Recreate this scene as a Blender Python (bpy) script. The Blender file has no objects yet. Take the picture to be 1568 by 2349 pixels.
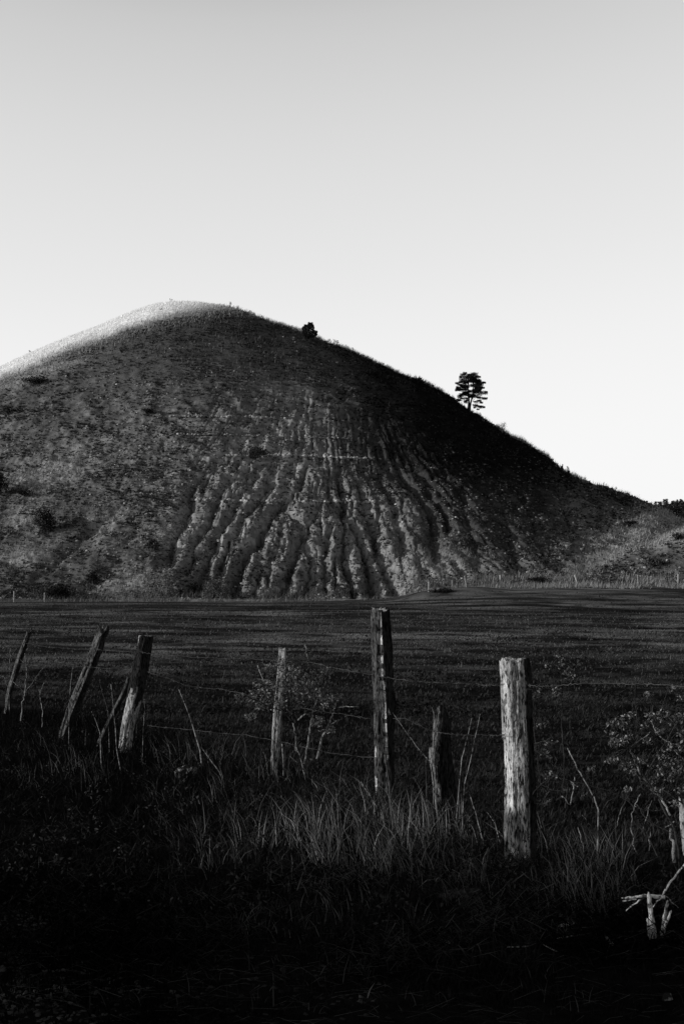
import bpy, math, random
import numpy as np
from mathutils import Vector, Matrix
SC = bpy.context.scene
COL = SC.collection
R = math.radians
rng = np.random.default_rng(7)
random.seed(11)

# ------------------------------------------------------------ camera
F, CX, HZ, EYE = 3262.0, 784.0, 1340.0, 1.7          # focal length, centre and horizon of the 1568 x 2349 survey sheet
cam = bpy.data.cameras.new('camera'); cam.sensor_fit = 'VERTICAL'; cam.sensor_height = 36.0; cam.sensor_width = 24.0
cam.lens = 50.0; cam.shift_y = (HZ - 1174.5) / 2349.0; cam.clip_start = 0.1; cam.clip_end = 6000
camo = bpy.data.objects.new('camera', cam); COL.objects.link(camo)
camo.location = (0, 0, EYE); camo.rotation_euler = (R(90), 0, 0); SC.camera = camo

# ------------------------------------------------------------ sky and sun
SUN_EL, SUN_ROT = 13.0, 257.0
w = bpy.data.worlds.new("World"); SC.world = w; w.use_nodes = True
nt = w.node_tree; bg = nt.nodes['Background']; bg.inputs[1].default_value = 0.1
sky = nt.nodes.new('ShaderNodeTexSky'); sky.sky_type = 'NISHITA'; sky.sun_disc = False
sky.sun_elevation = R(SUN_EL); sky.sun_rotation = R(SUN_ROT); sky.sun_intensity = 1.0
sep = nt.nodes.new('ShaderNodeSeparateColor'); nt.links.new(sky.outputs[0], sep.inputs[0])
mul = nt.nodes.new('ShaderNodeMath'); mul.operation = 'MULTIPLY'; mul.inputs[1].default_value = 0.1
nt.links.new(sep.outputs[0], mul.inputs[0])                 # red filter, black and white film
crv = nt.nodes.new('ShaderNodeFloatCurve'); nt.links.new(mul.outputs[0], crv.inputs['Value'])
cm = crv.mapping; cu = cm.curves[0]
cm.use_clip = True; cm.extend = 'HORIZONTAL'
pts = [(0.0, 0.0), (0.065, 0.02), (0.09, 0.12), (0.122, 0.62), (0.18, 0.80), (0.27, 0.91), (0.45, 0.94), (1.0, 0.95)]
cu.points[0].location = pts[0]; cu.points[1].location = pts[-1]
for p in pts[1:-1]: cu.points.new(*p)
cm.update()
mu2 = nt.nodes.new('ShaderNodeMath'); mu2.operation = 'MULTIPLY'; mu2.inputs[1].default_value = 10.0
nt.links.new(crv.outputs[0], mu2.inputs[0]); nt.links.new(mu2.outputs[0], bg.inputs[0])
sl = bpy.data.lights.new('sun', 'SUN'); sl.energy = 5.0; sl.angle = R(0.5); sl.color = (1, 0.995, 0.985)
so = bpy.data.objects.new('sun', sl); COL.objects.link(so)
SD = Vector((math.sin(R(SUN_ROT)) * math.cos(R(SUN_EL)), math.cos(R(SUN_ROT)) * math.cos(R(SUN_EL)), math.sin(R(SUN_EL))))
so.rotation_euler = SD.to_track_quat('Z', 'Y').to_euler(); so.location = SD * 100
vs = SC.view_settings; vs.view_transform = 'Standard'; vs.look = 'None'; vs.exposure = 0; vs.gamma = 1; vs.use_curve_mapping = False

# ------------------------------------------------------------ numpy helpers
def _h(ix, iy, s):
    n = (ix.astype(np.int64) * 374761393 + iy.astype(np.int64) * 668265263 + s * 2147483647) & 0xffffffff
    n = ((n ^ (n >> 13)) * 1274126177) & 0xffffffff
    n = (n ^ (n >> 16)) & 0xffffffff
    return n / 4294967295.0
def vn(x, y, s=0):
    x = np.asarray(x, float); y = np.asarray(y, float)
    ix = np.floor(x); iy = np.floor(y); fx = x - ix; fy = y - iy
    fx = fx * fx * (3 - 2 * fx); fy = fy * fy * (3 - 2 * fy)
    a = _h(ix, iy, s); b = _h(ix + 1, iy, s); c = _h(ix, iy + 1, s); d = _h(ix + 1, iy + 1, s)
    return (a + (b - a) * fx) * (1 - fy) + (c + (d - c) * fx) * fy
def fbm(x, y, s=0, o=4):
    t = 0; a = 0.5; n = 0
    for k in range(o):
        t = t + a * vn(x, y, s + k * 17); n += a; a *= 0.5; x = x * 2.03 + 3.1; y = y * 2.03 + 1.7
    return t / n
def sm(a, b, x):
    t = np.clip((np.asarray(x, float) - a) / (b - a), 0, 1); return t * t * (3 - 2 * t)
def px(x, y, z): return CX + F * x / y, HZ - F * (z - EYE) / y
def wp(u, v, Y): return Vector(((u - CX) / F * Y, Y, EYE + (HZ - v) / F * Y))

def tag(o, label=None, cat=None, group=None, kind=None):
    if label: o['label'] = label
    if cat: o['category'] = cat
    if group: o['group'] = group
    if kind: o['kind'] = kind
    return o
def link(name, me, mat=None, parent=None):
    o = bpy.data.objects.new(name, me); COL.objects.link(o)
    if mat: me.materials.append(mat)
    if parent: o.parent = parent
    return o
def empty(name, loc, *a, **k):
    o = bpy.data.objects.new(name, None); COL.objects.link(o); o.location = loc; o.empty_display_size = .3
    return tag(o, *a, **k)
def npmesh(name, V, T, tone=None, smooth=False, quads=None):
    """V (n,3), T (m,3) triangles or quads (m,4)"""
    me = bpy.data.meshes.new(name); V = np.ascontiguousarray(V, np.float32); T = np.ascontiguousarray(T, np.int32)
    k = T.shape[1]
    me.vertices.add(len(V)); me.vertices.foreach_set('co', V.ravel())
    me.loops.add(T.size); me.loops.foreach_set('vertex_index', T.ravel())
    me.polygons.add(len(T)); me.polygons.foreach_set('loop_start', np.arange(0, T.size, k, dtype=np.int32))
    if smooth: me.polygons.foreach_set('use_smooth', np.ones(len(T), bool))
    me.update(calc_edges=True)
    if tone is not None:
        at = me.attributes.new('tone', 'FLOAT', 'POINT'); at.data.foreach_set('value', np.ascontiguousarray(tone, np.float32))
    return me

# ------------------------------------------------------------ materials (all grey: the place is seen in black and white)
def mat(name, rough=0.9, spec=0.2):
    m = bpy.data.materials.new(name); m.use_nodes = True; b = m.node_tree.nodes['Principled BSDF']
    b.inputs['Roughness'].default_value = rough; b.inputs['Specular IOR Level'].default_value = spec * 0
    return m, m.node_tree, b
def N(nt, t, **k):
    n = nt.nodes.new(t)
    for a, v in k.items(): setattr(n, a, v)
    return n
def mth(nt, op, a, b=None, c=None):
    n = N(nt, 'ShaderNodeMath', operation=op)
    for i, v in enumerate((a, b, c)):
        if v is None: continue
        if isinstance(v, (int, float)): n.inputs[i].default_value = v
        else: nt.links.new(v, n.inputs[i])
    return n.outputs[0]
def noise(nt, scale, detail=3, vec=None, rough=0.55, st=(1, 1, 1)):
    n = N(nt, 'ShaderNodeTexNoise'); n.inputs['Scale'].default_value = scale; n.inputs['Detail'].default_value = detail
    n.inputs['Roughness'].default_value = rough
    if vec is None: vec = N(nt, 'ShaderNodeTexCoord').outputs['Object']
    mp = N(nt, 'ShaderNodeMapping'); mp.inputs['Scale'].default_value = st; nt.links.new(vec, mp.inputs[0]); nt.links.new(mp.outputs[0], n.inputs['Vector'])
    return n.outputs['Fac']
def rmp(nt, v, a, b, c=0.0, d=1.0):
    n = N(nt, 'ShaderNodeMapRange'); n.interpolation_type = 'SMOOTHSTEP'; nt.links.new(v, n.inputs[0])
    for i, q in enumerate((a, b, c, d)): n.inputs[i + 1].default_value = q
    return n.outputs[0]
def bump(nt, b, v, strength, dist):
    n = N(nt, 'ShaderNodeBump'); n.inputs['Strength'].default_value = strength; n.inputs['Distance'].default_value = dist
    nt.links.new(v, n.inputs['Height']); nt.links.new(n.outputs[0], b.inputs['Normal'])

def tone_mat(name, transl=0.0, var=0.35, scale=4.0, rough=0.95, bmp=None):
    m, nt, b = mat(name, rough, 0.08)
    a = N(nt, 'ShaderNodeAttribute'); a.attribute_name = 'tone'
    n = noise(nt, scale, 4)
    v = mth(nt, 'MULTIPLY', a.outputs['Fac'], rmp(nt, n, 0.3, 0.7, 1 - var, 1 + var))
    nt.links.new(v, b.inputs['Base Color'])
    if bmp: bump(nt, b, noise(nt, bmp[0], 6, rough=0.7, st=bmp[3] if len(bmp) > 3 else (1, 1, 1)), bmp[1], bmp[2])
    if transl:
        t = N(nt, 'ShaderNodeBsdfTranslucent'); nt.links.new(v, t.inputs[0])
        mx = N(nt, 'ShaderNodeMixShader'); mx.inputs[0].default_value = transl
        nt.links.new(b.outputs[0], mx.inputs[1]); nt.links.new(t.outputs[0], mx.inputs[2])
        nt.links.new(mx.outputs[0], nt.nodes['Material Output'].inputs[0])
    return m
M_blade = tone_mat('dry_grass_blades', 0.25, 0.2)
M_hill = tone_mat('shale_and_turf', 0, 0.22, 1.6, bmp=(2.2, 0.8, 0.16, (1, 0.6, 2.2)))
M_field = tone_mat('grazed_turf', 0, 0.3, 6.0, bmp=(5.0, 0.8, 0.06))
M_verge = tone_mat('verge_soil', 0, 0.4, 9.0, bmp=(14.0, 0.7, 0.04))
M_stone = tone_mat('shale_stones', 0, 0.25, 3.0)
M_leaf = tone_mat('leaves', 0.2, 0.3, 20)
M_dark = tone_mat('dark_scrub', 0.05, 0.3, 3)

def wood_mat(name, lo, hi, streak=1.0, cracks=True):
    m, nt, b = mat(name, 0.85, 0.2)
    n1 = noise(nt, 46, 7, rough=0.8, st=(1, 1, 0.30)); n2 = noise(nt, 11, 5, st=(1, 1, 0.5)); n3 = noise(nt, 95, 5, st=(1, 1, 0.28))
    v = mth(nt, 'ADD', mth(nt, 'MULTIPLY', n1, 0.6), mth(nt, 'MULTIPLY', n2, 0.4))
    c = rmp(nt, v, 0.38, 0.62, lo, hi)
    if cracks: c = mth(nt, 'MULTIPLY', c, rmp(nt, n3, 0.38, 0.50, 0.12, 1.0))
    nt.links.new(c, b.inputs['Base Color'])
    bump(nt, b, mth(nt, 'ADD', n3, n1), 1.0, 0.02)
    return m
M_wood = wood_mat('weathered_grey_wood', 0.04, 0.44)
M_wood_d = wood_mat('dull_grey_wood', 0.008, 0.10)
M_dim = wood_mat('dim_grey_wood', 0.02, 0.17)
M_white = wood_mat('stripped_white_wood', 0.34, 0.84)
M_pale = wood_mat('bare_pale_wood', 0.12, 0.66)
M_mid = wood_mat('bare_grey_wood', 0.07, 0.42)
M_bark = wood_mat('dark_bark', 0.008, 0.035)
M_twig = wood_mat('twig_bark', 0.06, 0.32)
M_stalk = wood_mat('dry_stalk_skin', 0.06, 0.34)
M_twig_d = wood_mat('dark_twig_bark', 0.015, 0.05, cracks=False)
M_lichen = wood_mat('lichen_crust', 0.05, 0.26)
m, nt, b = mat('rusty_wire', 0.6, 0.4)
nt.links.new(rmp(nt, noise(nt, 6, 3), .3, .7, .012, .07), b.inputs['Base Color']); M_wire = m
def flat(name, lo, hi, sc=8, rough=0.9):
    m, nt, b = mat(name, rough, 0.2); nt.links.new(rmp(nt, noise(nt, sc, 4), .3, .7, lo, hi), b.inputs['Base Color']); return m
M_needle = flat('pine_needles', 0.008, 0.022, 2)
M_trunk = flat('pine_bark', 0.012, 0.03, 3)
M_farneedle = flat('far_pine_needles', 0.012, 0.03, .3)

# ------------------------------------------------------------ ground height
def ground(x, y):
    x = np.asarray(x, float); y = np.asarray(y, float); u = x / np.maximum(y, 1)
    z = 1.5 * sm(-0.02, 0.14, u) * sm(85, 150, y)
    z = z + 0.55 * sm(0.035, 0.06, u) * (1 - sm(.085, .125, u)) * sm(120, 127, y) * (1 - sm(126, 150, y) * .6)   # little bank in front of the hill
    z = z + 0.10 * (fbm(x / 9, y / 14, 5) - 0.5) * sm(8, 30, y)
    # verge hummocks and the ditch beyond the posts
    lineY = 10.4 - 1.87 * x
    d = (y - lineY) * 0.47
    z = z + 0.06 * np.exp(-(d / 1.1) ** 2) * (0.5 + fbm(x / 1.3, y / 1.3, 9)) * (1 - sm(18, 30, y))
    z = z - 0.10 * sm(0.4, 3.0, d) * (1 - sm(25, 60, y))
    return z

# ------------------------------------------------------------ hill height
SIL = np.array([(-900, 1290), (-500, 1085), (-250, 960), (0, 845), (70, 812), (150, 776), (230, 748), (300, 718), (350, 701), (400, 693), (460, 695), (520, 704),
 (560, 716), (620, 739), (690, 762), (740, 783), (800, 806), (860, 832), (920, 860), (960, 872), (1000, 895), (1040, 917), (1075, 942),
 (1110, 964), (1150, 988), (1170, 1003), (1200, 1016), (1225, 1035), (1260, 1058), (1290, 1085), (1330, 1104), (1370, 1121), (1400, 1131), (1450, 1147),
 (1500, 1161), (1530, 1176), (1568, 1197), (1650, 1226), (1780, 1262), (2000, 1300), (2400, 1325)], float)
HX, HY = -24.0, 222.0
GR = np.array([(0, 1), (.08, .985), (.175, .90), (.34, .74), (.42, .64), (.56, .43), (.63, .36), (.73, .255), (.85, .13), (.93, .055), (1.0, 0.0), (1.1, -.03), (1.5, -.05)])
def rho(x, y):
    dx = x - HX; dy = y - HY; rx = np.where(dx > 0, 112.0, 150.0); e = 2.08
    ry = np.where(dy < 0, 81.0, 90.0)
    return ((np.abs(dx) / rx) ** e + (np.abs(dy) / ry) ** e) ** (1 / e)
def base_hill(x, y):
    r = rho(x, y)
    g = np.interp(r, GR[:, 0], GR[:, 1])
    for k in (-.03, .03, -.06, .06): g = g + np.interp(np.abs(r + k), GR[:, 0], GR[:, 1])
    return 46.0 * g / 5
# per-direction scale so that the skyline has the surveyed outline
_us = np.linspace(-0.55, 0.55, 221); _ys = np.linspace(128, 330, 500)
_U, _Y = np.meshgrid(_us, _ys)
def _fit():
    c = np.ones(len(_us))
    tgt = (HZ - np.interp(_us * F + CX, SIL[:, 0], SIL[:, 1])) / F
    B = base_hill(_U * _Y, _Y); G0 = ground(_U * _Y, _Y)
    for _ in range(12):
        e = ((c[None, :] * B + G0 - EYE) / _Y).max(0)
        c *= np.clip(tgt / np.maximum(e, 1e-3), .7, 1.4) ** 0.9
        c = np.clip(c, 0.35, 1.8)
    return c
CS = _fit()
GUL = [  # survey-sheet traces of the erosion channels: points, width in metres, depth in metres
 ([(472, 1073), (460, 1093), (444, 1123), (440, 1158), (430, 1188), (404, 1232), (380, 1290)], .75, 1.5),
 ([(498, 1062), (486, 1085), (470, 1112)], .45, .7),
 ([(530, 1083), (505, 1133), (492, 1163), (480, 1193), (452, 1238), (430, 1300)], .6, 1.2),
 ([(570, 1080), (560, 1112), (540, 1158), (515, 1203), (496, 1232), (470, 1290), (455, 1340)], .7, 1.5),
 ([(612, 1090), (596, 1130), (572, 1165), (548, 1200), (520, 1250), (500, 1320)], .6, 1.2),
 ([(655, 1120), (628, 1170), (600, 1213), (570, 1258), (548, 1305), (538, 1345)], .95, 2.2),
 ([(640, 1075), (622, 1110), (606, 1140)], .4, .6),
 ([(655, 1153), (676, 1178), (692, 1205), (684, 1243), (668, 1288), (648, 1345)], .8, 1.9),
 ([(622, 1210), (606, 1250), (596, 1300), (590, 1350)], .5, .9),
 ([(640, 1200), (650, 1235), (640, 1270)], .4, .7),
 ([(716, 1040), (702, 1062), (698, 1085), (676, 1118), (656, 1145)], .45, 1.0),
 ([(742, 1130), (728, 1165), (708, 1190), (700, 1220), (712, 1262), (706, 1310), (700, 1350)], .6, 1.4),
 ([(764, 1190), (752, 1225), (742, 1262), (752, 1300), (744, 1340)], .6, 1.4),
 ([(772, 1050), (778, 1090), (790, 1130), (784, 1165), (806, 1186), (820, 1210), (836, 1242), (850, 1298), (860, 1350)], .85, 2.1),
 ([(742, 1060), (750, 1100), (770, 1150), (788, 1200), (786, 1250), (800, 1300), (812, 1350)], .55, 1.2),
 ([(812, 1080), (830, 1130), (842, 1170), (856, 1210), (872, 1260), (896, 1310), (908, 1345)], .9, 2.0),
 ([(838, 1070), (850, 1110), (866, 1150), (868, 1190)], .4, .8),
 ([(866, 1060), (884, 1110), (904, 1150), (918, 1200), (926, 1250)], .55, 1.1),
 ([(905, 1050), (935, 1090), (958, 1120), (980, 1160), (992, 1205), (1000, 1260)], .9, 1.7),
 ([(940, 1060), (972, 1100), (1008, 1150), (1024, 1200)], .5, .8),
 ([(1040, 1120), (1062, 1170), (1085, 1225), (1100, 1280)], .8, .6),
 ([(1112, 1120), (1140, 1180), (1168, 1240), (1190, 1300)], .9, .7),
 ([(1190, 1120), (1210, 1170), (1226, 1220), (1250, 1280)], .8, .5),
 ([(1280, 1130), (1300, 1180), (1312, 1230)], .7, .7),
 ([(486, 1170), (470, 1205), (462, 1240)], .3, .6), ([(520, 1110), (512, 1140), (498, 1160)], .3, .5), ([(585, 1140), (566, 1180), (556, 1215)], .35, .7), ([(618, 1165), (606, 1195), (596, 1222)], .3, .6),
 ([(575, 1230), (556, 1262), (546, 1300)], .35, .7), ([(628, 1240), (618, 1280), (616, 1330)], .4, .9), ([(668, 1225), (662, 1262), (650, 1290)], .35, .7), ([(690, 1100), (682, 1130), (672, 1160)], .3, .5),
 ([(724, 1080), (730, 1110), (724, 1150)], .3, .5), ([(722, 1235), (730, 1270), (726, 1310)], .35, .7), ([(770, 1240), (772, 1280), (768, 1330)], .4, .9), ([(798, 1110), (808, 1140), (806, 1172)], .3, .6),
 ([(820, 1255), (826, 1290), (832, 1335)], .4, .8), ([(846, 1140), (856, 1175), (862, 1205)], .3, .6), ([(872, 1215), (884, 1240), (896, 1275)], .35, .7), ([(892, 1090), (906, 1120), (922, 1150)], .35, .6),
 ([(560, 1085), (548, 1105), (530, 1125)], .3, .5), ([(590, 1062), (584, 1084), (574, 1100)], .3, .5), ([(752, 1040), (756, 1070), (764, 1100)], .3, .5), ([(800, 1040), (806, 1070), (816, 1100)], .3, .6), ([(640, 1290), (632, 1320), (626, 1350)], .35, .7),
 ([(280, 1150), (240, 1200), (180, 1250), (130, 1290)], 1.3, .6), ([(330, 1180), (300, 1240), (270, 1290), (215, 1340)], 1.1, .45)]
def find_plain(u, v):
    ys = np.linspace(130, 262, 1400); x = (u - CX) / F * ys; z = base_hill(x, ys) * np.interp(x / ys, _us, CS) + ground(x, ys)
    k = int(np.argmax(z >= EYE + (HZ - v) / F * ys)); return x[k], ys[k], z[k]
GP = []
for _p, _w, _d in GUL:
    q_ = np.array([find_plain(*t) for t in _p]); q_ = q_[np.argsort(q_[:, 1])]; GP.append((q_, _w, _d))
BANDS = [(find_plain(650, 1047)[2], .20, 520, 872), (find_plain(560, 1150)[2], .15, 440, 860), (find_plain(500, 957)[2], .09, 390, 640), (find_plain(500, 1000)[2], .08, 390, 800), (find_plain(1150, 1050)[2] + .3, .03, 980, 1200)]
def gully(x, y, z):
    """carved erosion gullies on the lower shale face; returns depth and how bare the face is"""
    x = np.asarray(x, float); y = np.asarray(y, float) + 0 * x; z = np.asarray(z, float) + 0 * x
    near = (y < 190) & (x > -75) & (x < 66) & (y > 134); G = np.zeros(x.shape); B = np.zeros(x.shape)
    if near.any(): G[near], B[near] = _gully(x[near], y[near], z[near])
    return G, B
def _gully(x, y, z):
    h = np.clip(z / 46.0, 0, 1)
    wx = x + .75 * (fbm(x / 2.2, y / 2.4, 33, 3) - .5) + .4 * (fbm(x / .7, y / .7, 34, 2) - .5)
    g = np.zeros_like(x)
    for q, w_, d_ in GP:
        y0, y1 = q[0, 1], q[-1, 1]; xc = np.interp(y, q[:, 1], q[:, 0])
        t = np.clip((y1 - y) / max(y1 - y0, .1), 0, 1); on = (y < y1 + .5) * sm(y0 - 4, y0 + .5, y)
        dpt = 1.05 * d_ * (t ** .4) * on; wd = w_ * (.36 + .46 * t)
        dd = wx - xc
        g = np.maximum(g, dpt * np.exp(-np.abs(np.where(dd > 0, dd / wd, dd / (wd * 1.25))) ** 1.3)) + .12 * dpt * np.exp(-(dd / (2.2 * wd)) ** 2)
    xc0 = np.clip((wx + 2) / (1 + .02 * (172 - y)), -60, 60)
    rl = (1 - np.abs(2 * vn(xc0 * 1.5, y * .06, 47) - 1)) ** 3
    bare = sm(-20, -13.0, wx) * (1 - sm(8, 20, wx)) * sm(.0, .05, h) * (1 - sm(.42, .66, h))
    side = sm(8, 14, wx) * (1 - sm(40, 55, wx)) * sm(.0, .06, h) * (1 - sm(.25, .45, h))
    return g + .48 * rl * (bare + .5 * side) + .30 * (1 - np.abs(2 * vn(xc0 * 2.6, y * .09, 49) - 1)) ** 2 * (bare + .3 * side), bare + .5 * side
def spur(x, y):
    n = (fbm(x / 7, y / 7, 61) - .5)
    a = 8.8 * np.exp(-(np.abs((x - 60) / 27) ** 2.2) - ((y - (172 + .10 * (x - 50))) / 14.5) ** 2)
    b_ = 4.2 * np.exp(-((x - 46) / 13) ** 2 - ((y - 160) / 8.0) ** 2)
    return a + b_ + n * 1.2 * sm(.8, 3, a + b_)
def hill(x, y, detail=True):
    x = np.asarray(x, float); y = np.asarray(y, float)
    cs = np.interp(x / y, _us, CS)
    z = base_hill(x, y) * cs
    if detail:
        h = np.clip(z / 46, 0, 1)
        bumpw = sm(0.0, .06, h)
        z = z + bumpw * (1.5 * (fbm(x / 16, y / 16, 3) - .5) * (1 - sm(.7, .95, h)))
        g, gm = gully(x, y, z)
        z = z - g * 1.0 + gm * (1 - .8 * sm(8, 16, x)) * (.42 * (fbm(x / .55, y / .6, 35, 2) - .5) + .25 * (fbm(x / 1.6, y / 1.6, 36, 2) - .5))
        # small ledges and hummocks: rows of shale along the contour
        zz = z * 1.0
        z = z + bumpw * (0.55 * (fbm(x / 2.6, zz / 1.1, 71, 3) - .5) + .85 * (fbm(x / 1.3 + 4, y / 1.6, 72, 4) - .5)) * (1 - .88 * sm(.50, .72, h))
        z = z + bumpw * 0.34 * (fbm((x + .9 * zz) / 6, zz / .62 - x / 9, 73, 2) - .5) * (1 - sm(.62, .8, h))
    s = spur(x, y)
    k = 1.2
    m_ = np.maximum(z, s); z2 = m_ + np.maximum(k - np.abs(z - s), 0) ** 2 / (4 * k) * sm(.3, 2, np.minimum(z, s) + 1)
    return z2 + ground(x, y) - 0.12 * (1 - sm(0, .5, z2))
# ---- fan grid meshed over the front of the hill
def grid(us, ys, fz, name, mt, tonef):
    U, Y = np.meshgrid(us, ys); X = U * Y; Z = fz(X, Y)
    V = np.stack([X, Y, Z], -1).reshape(-1, 3)
    nu, ny = len(us), len(ys); i = np.arange(nu * ny).reshape(ny, nu)
    T = np.stack([i[:-1, :-1], i[:-1, 1:], i[1:, 1:], i[1:, :-1]], -1).reshape(-1, 4)
    t = tonef(X, Y, Z).ravel()
    return link(name, npmesh(name, V, T, t, True), mt)

def blob(u, v, cx, cy, rx, ry, ang=0):
    a = R(ang); du = u - cx; dv = v - cy
    p = (du * math.cos(a) + dv * math.sin(a)) / rx; q = (-du * math.sin(a) + dv * math.cos(a)) / ry
    return np.exp(-(p * p + q * q))
def crest_line(u):    # lower edge of the pale crest grass on the front of the hill
    return np.interp(u, [-300, 0, 60, 150, 230, 300, 400, 480, 540, 575], [980, 868, 846, 804, 776, 750, 722, 707, 702, 702])
PALE = [(1480, 1205, 130, 26, -22), (1400, 1270, 150, 17, -25), (1530, 1225, 80, 20, -10), (1300, 1325, 70, 14, -18), (1540, 1228, 90, 14, -8), (1240, 1340, 80, 14, -10), (60, 1275, 70, 28, -18), (300, 1340, 70, 34, 0), (250, 1200, 40, 50, 10), (400, 1230, 50, 45, 10),
        (70, 1180, 60, 30, -20), (90, 855, 110, 14, -18), (100, 1090, 110, 40, -15), (640, 1352, 60, 14, 0), (980, 1345, 110, 16, -3), (1000, 1290, 90, 40, 0)]
def hill_tone(X, Y, Z):
    u, v = px(X, Y, Z)
    n = .35 * fbm(X / 3, Z / 1.6, 81, 4) + .65 * fbm(X / 1.1 + .5 * Z, Z / .5, 84, 4); n2 = fbm(X / 14, Z / 6, 82, 3); n3 = fbm(X / .9, Z / .5, 83, 3)
    g, gm = gully(X, Y, Z - ground(X, Y))
    t = 0.062 + 0.065 * sm(.38, .68, n) * sm(.25, .6, n3)
    # bare shale in the middle of the face is paler
    face = np.clip(blob(u, v, 680, 1130, 330, 230) * 1.3, 0, 1)
    t = t * (1 + .85 * face)
    t = t * (0.85 + 0.35 * n2)
    # strata: three pale bands of stone
    for v0, a, u0, u1 in BANDS:
        t = t + a * np.exp(-((Z - .4 * (fbm(X / 6, Z * 0 + v0, 67, 3) - .5) - v0) / .15) ** 2) * (.25 + .75 * sm(.42, .58, fbm(X / 1.6, Z * 0 + 3, 85, 3))) * sm(u0, u0 + 60, u) * (1 - sm(u1 - 60, u1, u))
    # turf: upper slope and lower left
    turf = np.clip(sm(940, 800, v) + sm(420, 330, u) * sm(1000, 1200, v) * .8, 0, 1) * sm(.1, .6, n2 + .3)
    t = t * (1 - turf) + turf * (0.028 + .05 * n)
    pale = 0
    for p in PALE: pale = np.maximum(pale, blob(u, v, *p))
    pale = pale * sm(.3, .6, n + .12)
    t = t * (1 - pale) + pale * 0.24
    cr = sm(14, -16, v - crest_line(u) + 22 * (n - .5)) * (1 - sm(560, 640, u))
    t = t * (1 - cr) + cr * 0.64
    # steep right flank: its shade is deepened in the colour
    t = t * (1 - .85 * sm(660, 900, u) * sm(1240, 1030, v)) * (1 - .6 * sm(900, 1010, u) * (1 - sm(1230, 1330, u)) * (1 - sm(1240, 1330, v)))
    return np.clip(t, .006, .85)
hy = np.concatenate([np.linspace(134, 205, 470), np.linspace(205.3, 300, 230)])
hu = np.linspace(-0.27, 0.27, 860)
hu = np.concatenate([np.linspace(-0.62, -0.272, 90), hu, np.linspace(0.272, 0.62, 90)])
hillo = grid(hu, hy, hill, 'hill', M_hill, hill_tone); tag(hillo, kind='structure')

# ---- field and ground sheet to the horizon
def ground_tone(X, Y, Z):
    q = np.log(Y) * 26
    n = fbm(X / (.035 * Y) + Y * .2, q, 91, 4); n2 = fbm(X / (.02 * Y + .2), q * 2.2, 92, 3); n3 = fbm(X / (.13 * Y) + 2, np.log(Y) * 8, 93, 3)
    t = 0.014 + 0.085 * sm(.34, .68, n) * (.35 + .9 * sm(.35, .68, n3)) * (.4 + 1.2 * n2)
    t = t * (0.38 + .7 * sm(18, 48, Y)) * (1 - .25 * sm(65, 110, Y)) + .010 * sm(90, 120, Y)  # near darkening of the vignette is put into the turf colour
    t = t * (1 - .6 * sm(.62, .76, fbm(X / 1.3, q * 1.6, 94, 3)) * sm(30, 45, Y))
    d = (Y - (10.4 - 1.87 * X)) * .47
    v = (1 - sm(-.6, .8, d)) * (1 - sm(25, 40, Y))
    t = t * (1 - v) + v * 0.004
    return np.clip(t, .003, .2)
gy = np.concatenate([np.linspace(1.5, 24, 330), np.linspace(24.2, 80, 170), np.linspace(80.5, 165, 120), np.geomspace(167, 4500, 50)])
gu = np.concatenate([np.linspace(-2.2, -.34, 60), np.linspace(-.335, .335, 330), np.linspace(.34, 2.2, 60)])
def gz(x, y): return ground(x, y) + .05 * (fbm(x / .5, y / .5, 95, 3) - .5) * (1 - sm(15, 30, y)) + .07 * (fbm(x / 1.5, y / 1.1, 96, 3) - .5) * sm(10, 20, y) * (1 - sm(100, 160, y))
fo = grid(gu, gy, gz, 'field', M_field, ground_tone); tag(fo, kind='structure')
# the ground behind and beside the camera
def flatgrid(x0, x1, y0, y1, nx, ny, fz, name, mt, tone):
    xs = np.linspace(x0, x1, nx); ys = np.linspace(y0, y1, ny); X, Y = np.meshgrid(xs, ys); Z = fz(X, Y)
    i = np.arange(nx * ny).reshape(ny, nx); T = np.stack([i[:-1, :-1], i[:-1, 1:], i[1:, 1:], i[1:, :-1]], -1).reshape(-1, 4)
    return link(name, npmesh(name, np.stack([X, Y, Z], -1).reshape(-1, 3), T, np.full(nx * ny, tone), True), mt)
bo = flatgrid(-400, 400, -400, 60, 200, 120, lambda x, y: ground(x, np.maximum(y, 1.5)) * (np.abs(x) < 60) - .25, 'ground', M_verge, 0.015); tag(bo, kind='structure')

# ---- far wooded rise
def far_z(x, y): return 58.5 * np.exp(-((x - 300) / 190) ** 2 - ((y - 1050) / 190.) ** 2) + 2 * (fbm(x / 60, y / 60, 99) - .5)
flo = flatgrid(-200, 900, 760, 1500, 110, 74, far_z, 'far_hill', M_field, 0.05); tag(flo, kind='structure')

# ============================================================ builders for things
def find(u, v, y0=118, y1=262):
    """the point of the hill (or field) that the survey sheet shows at u, v"""
    ys = np.linspace(y0, y1, 900); x = (u - CX) / F * ys; z = hill(x, ys)
    ray = EYE + (HZ - v) / F * ys; k = np.argmax(z >= ray)
    if z[k] < ray[k]: k = int(np.argmax((z - EYE) / ys))
    return Vector((x[k], ys[k], z[k]))
def crest(u):
    ys = np.linspace(150, 300, 600); x = (u - CX) / F * ys; z = hill(x, ys); k = int(np.argmax((z - EYE) / ys))
    return Vector((x[k], ys[k], z[k]))

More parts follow.
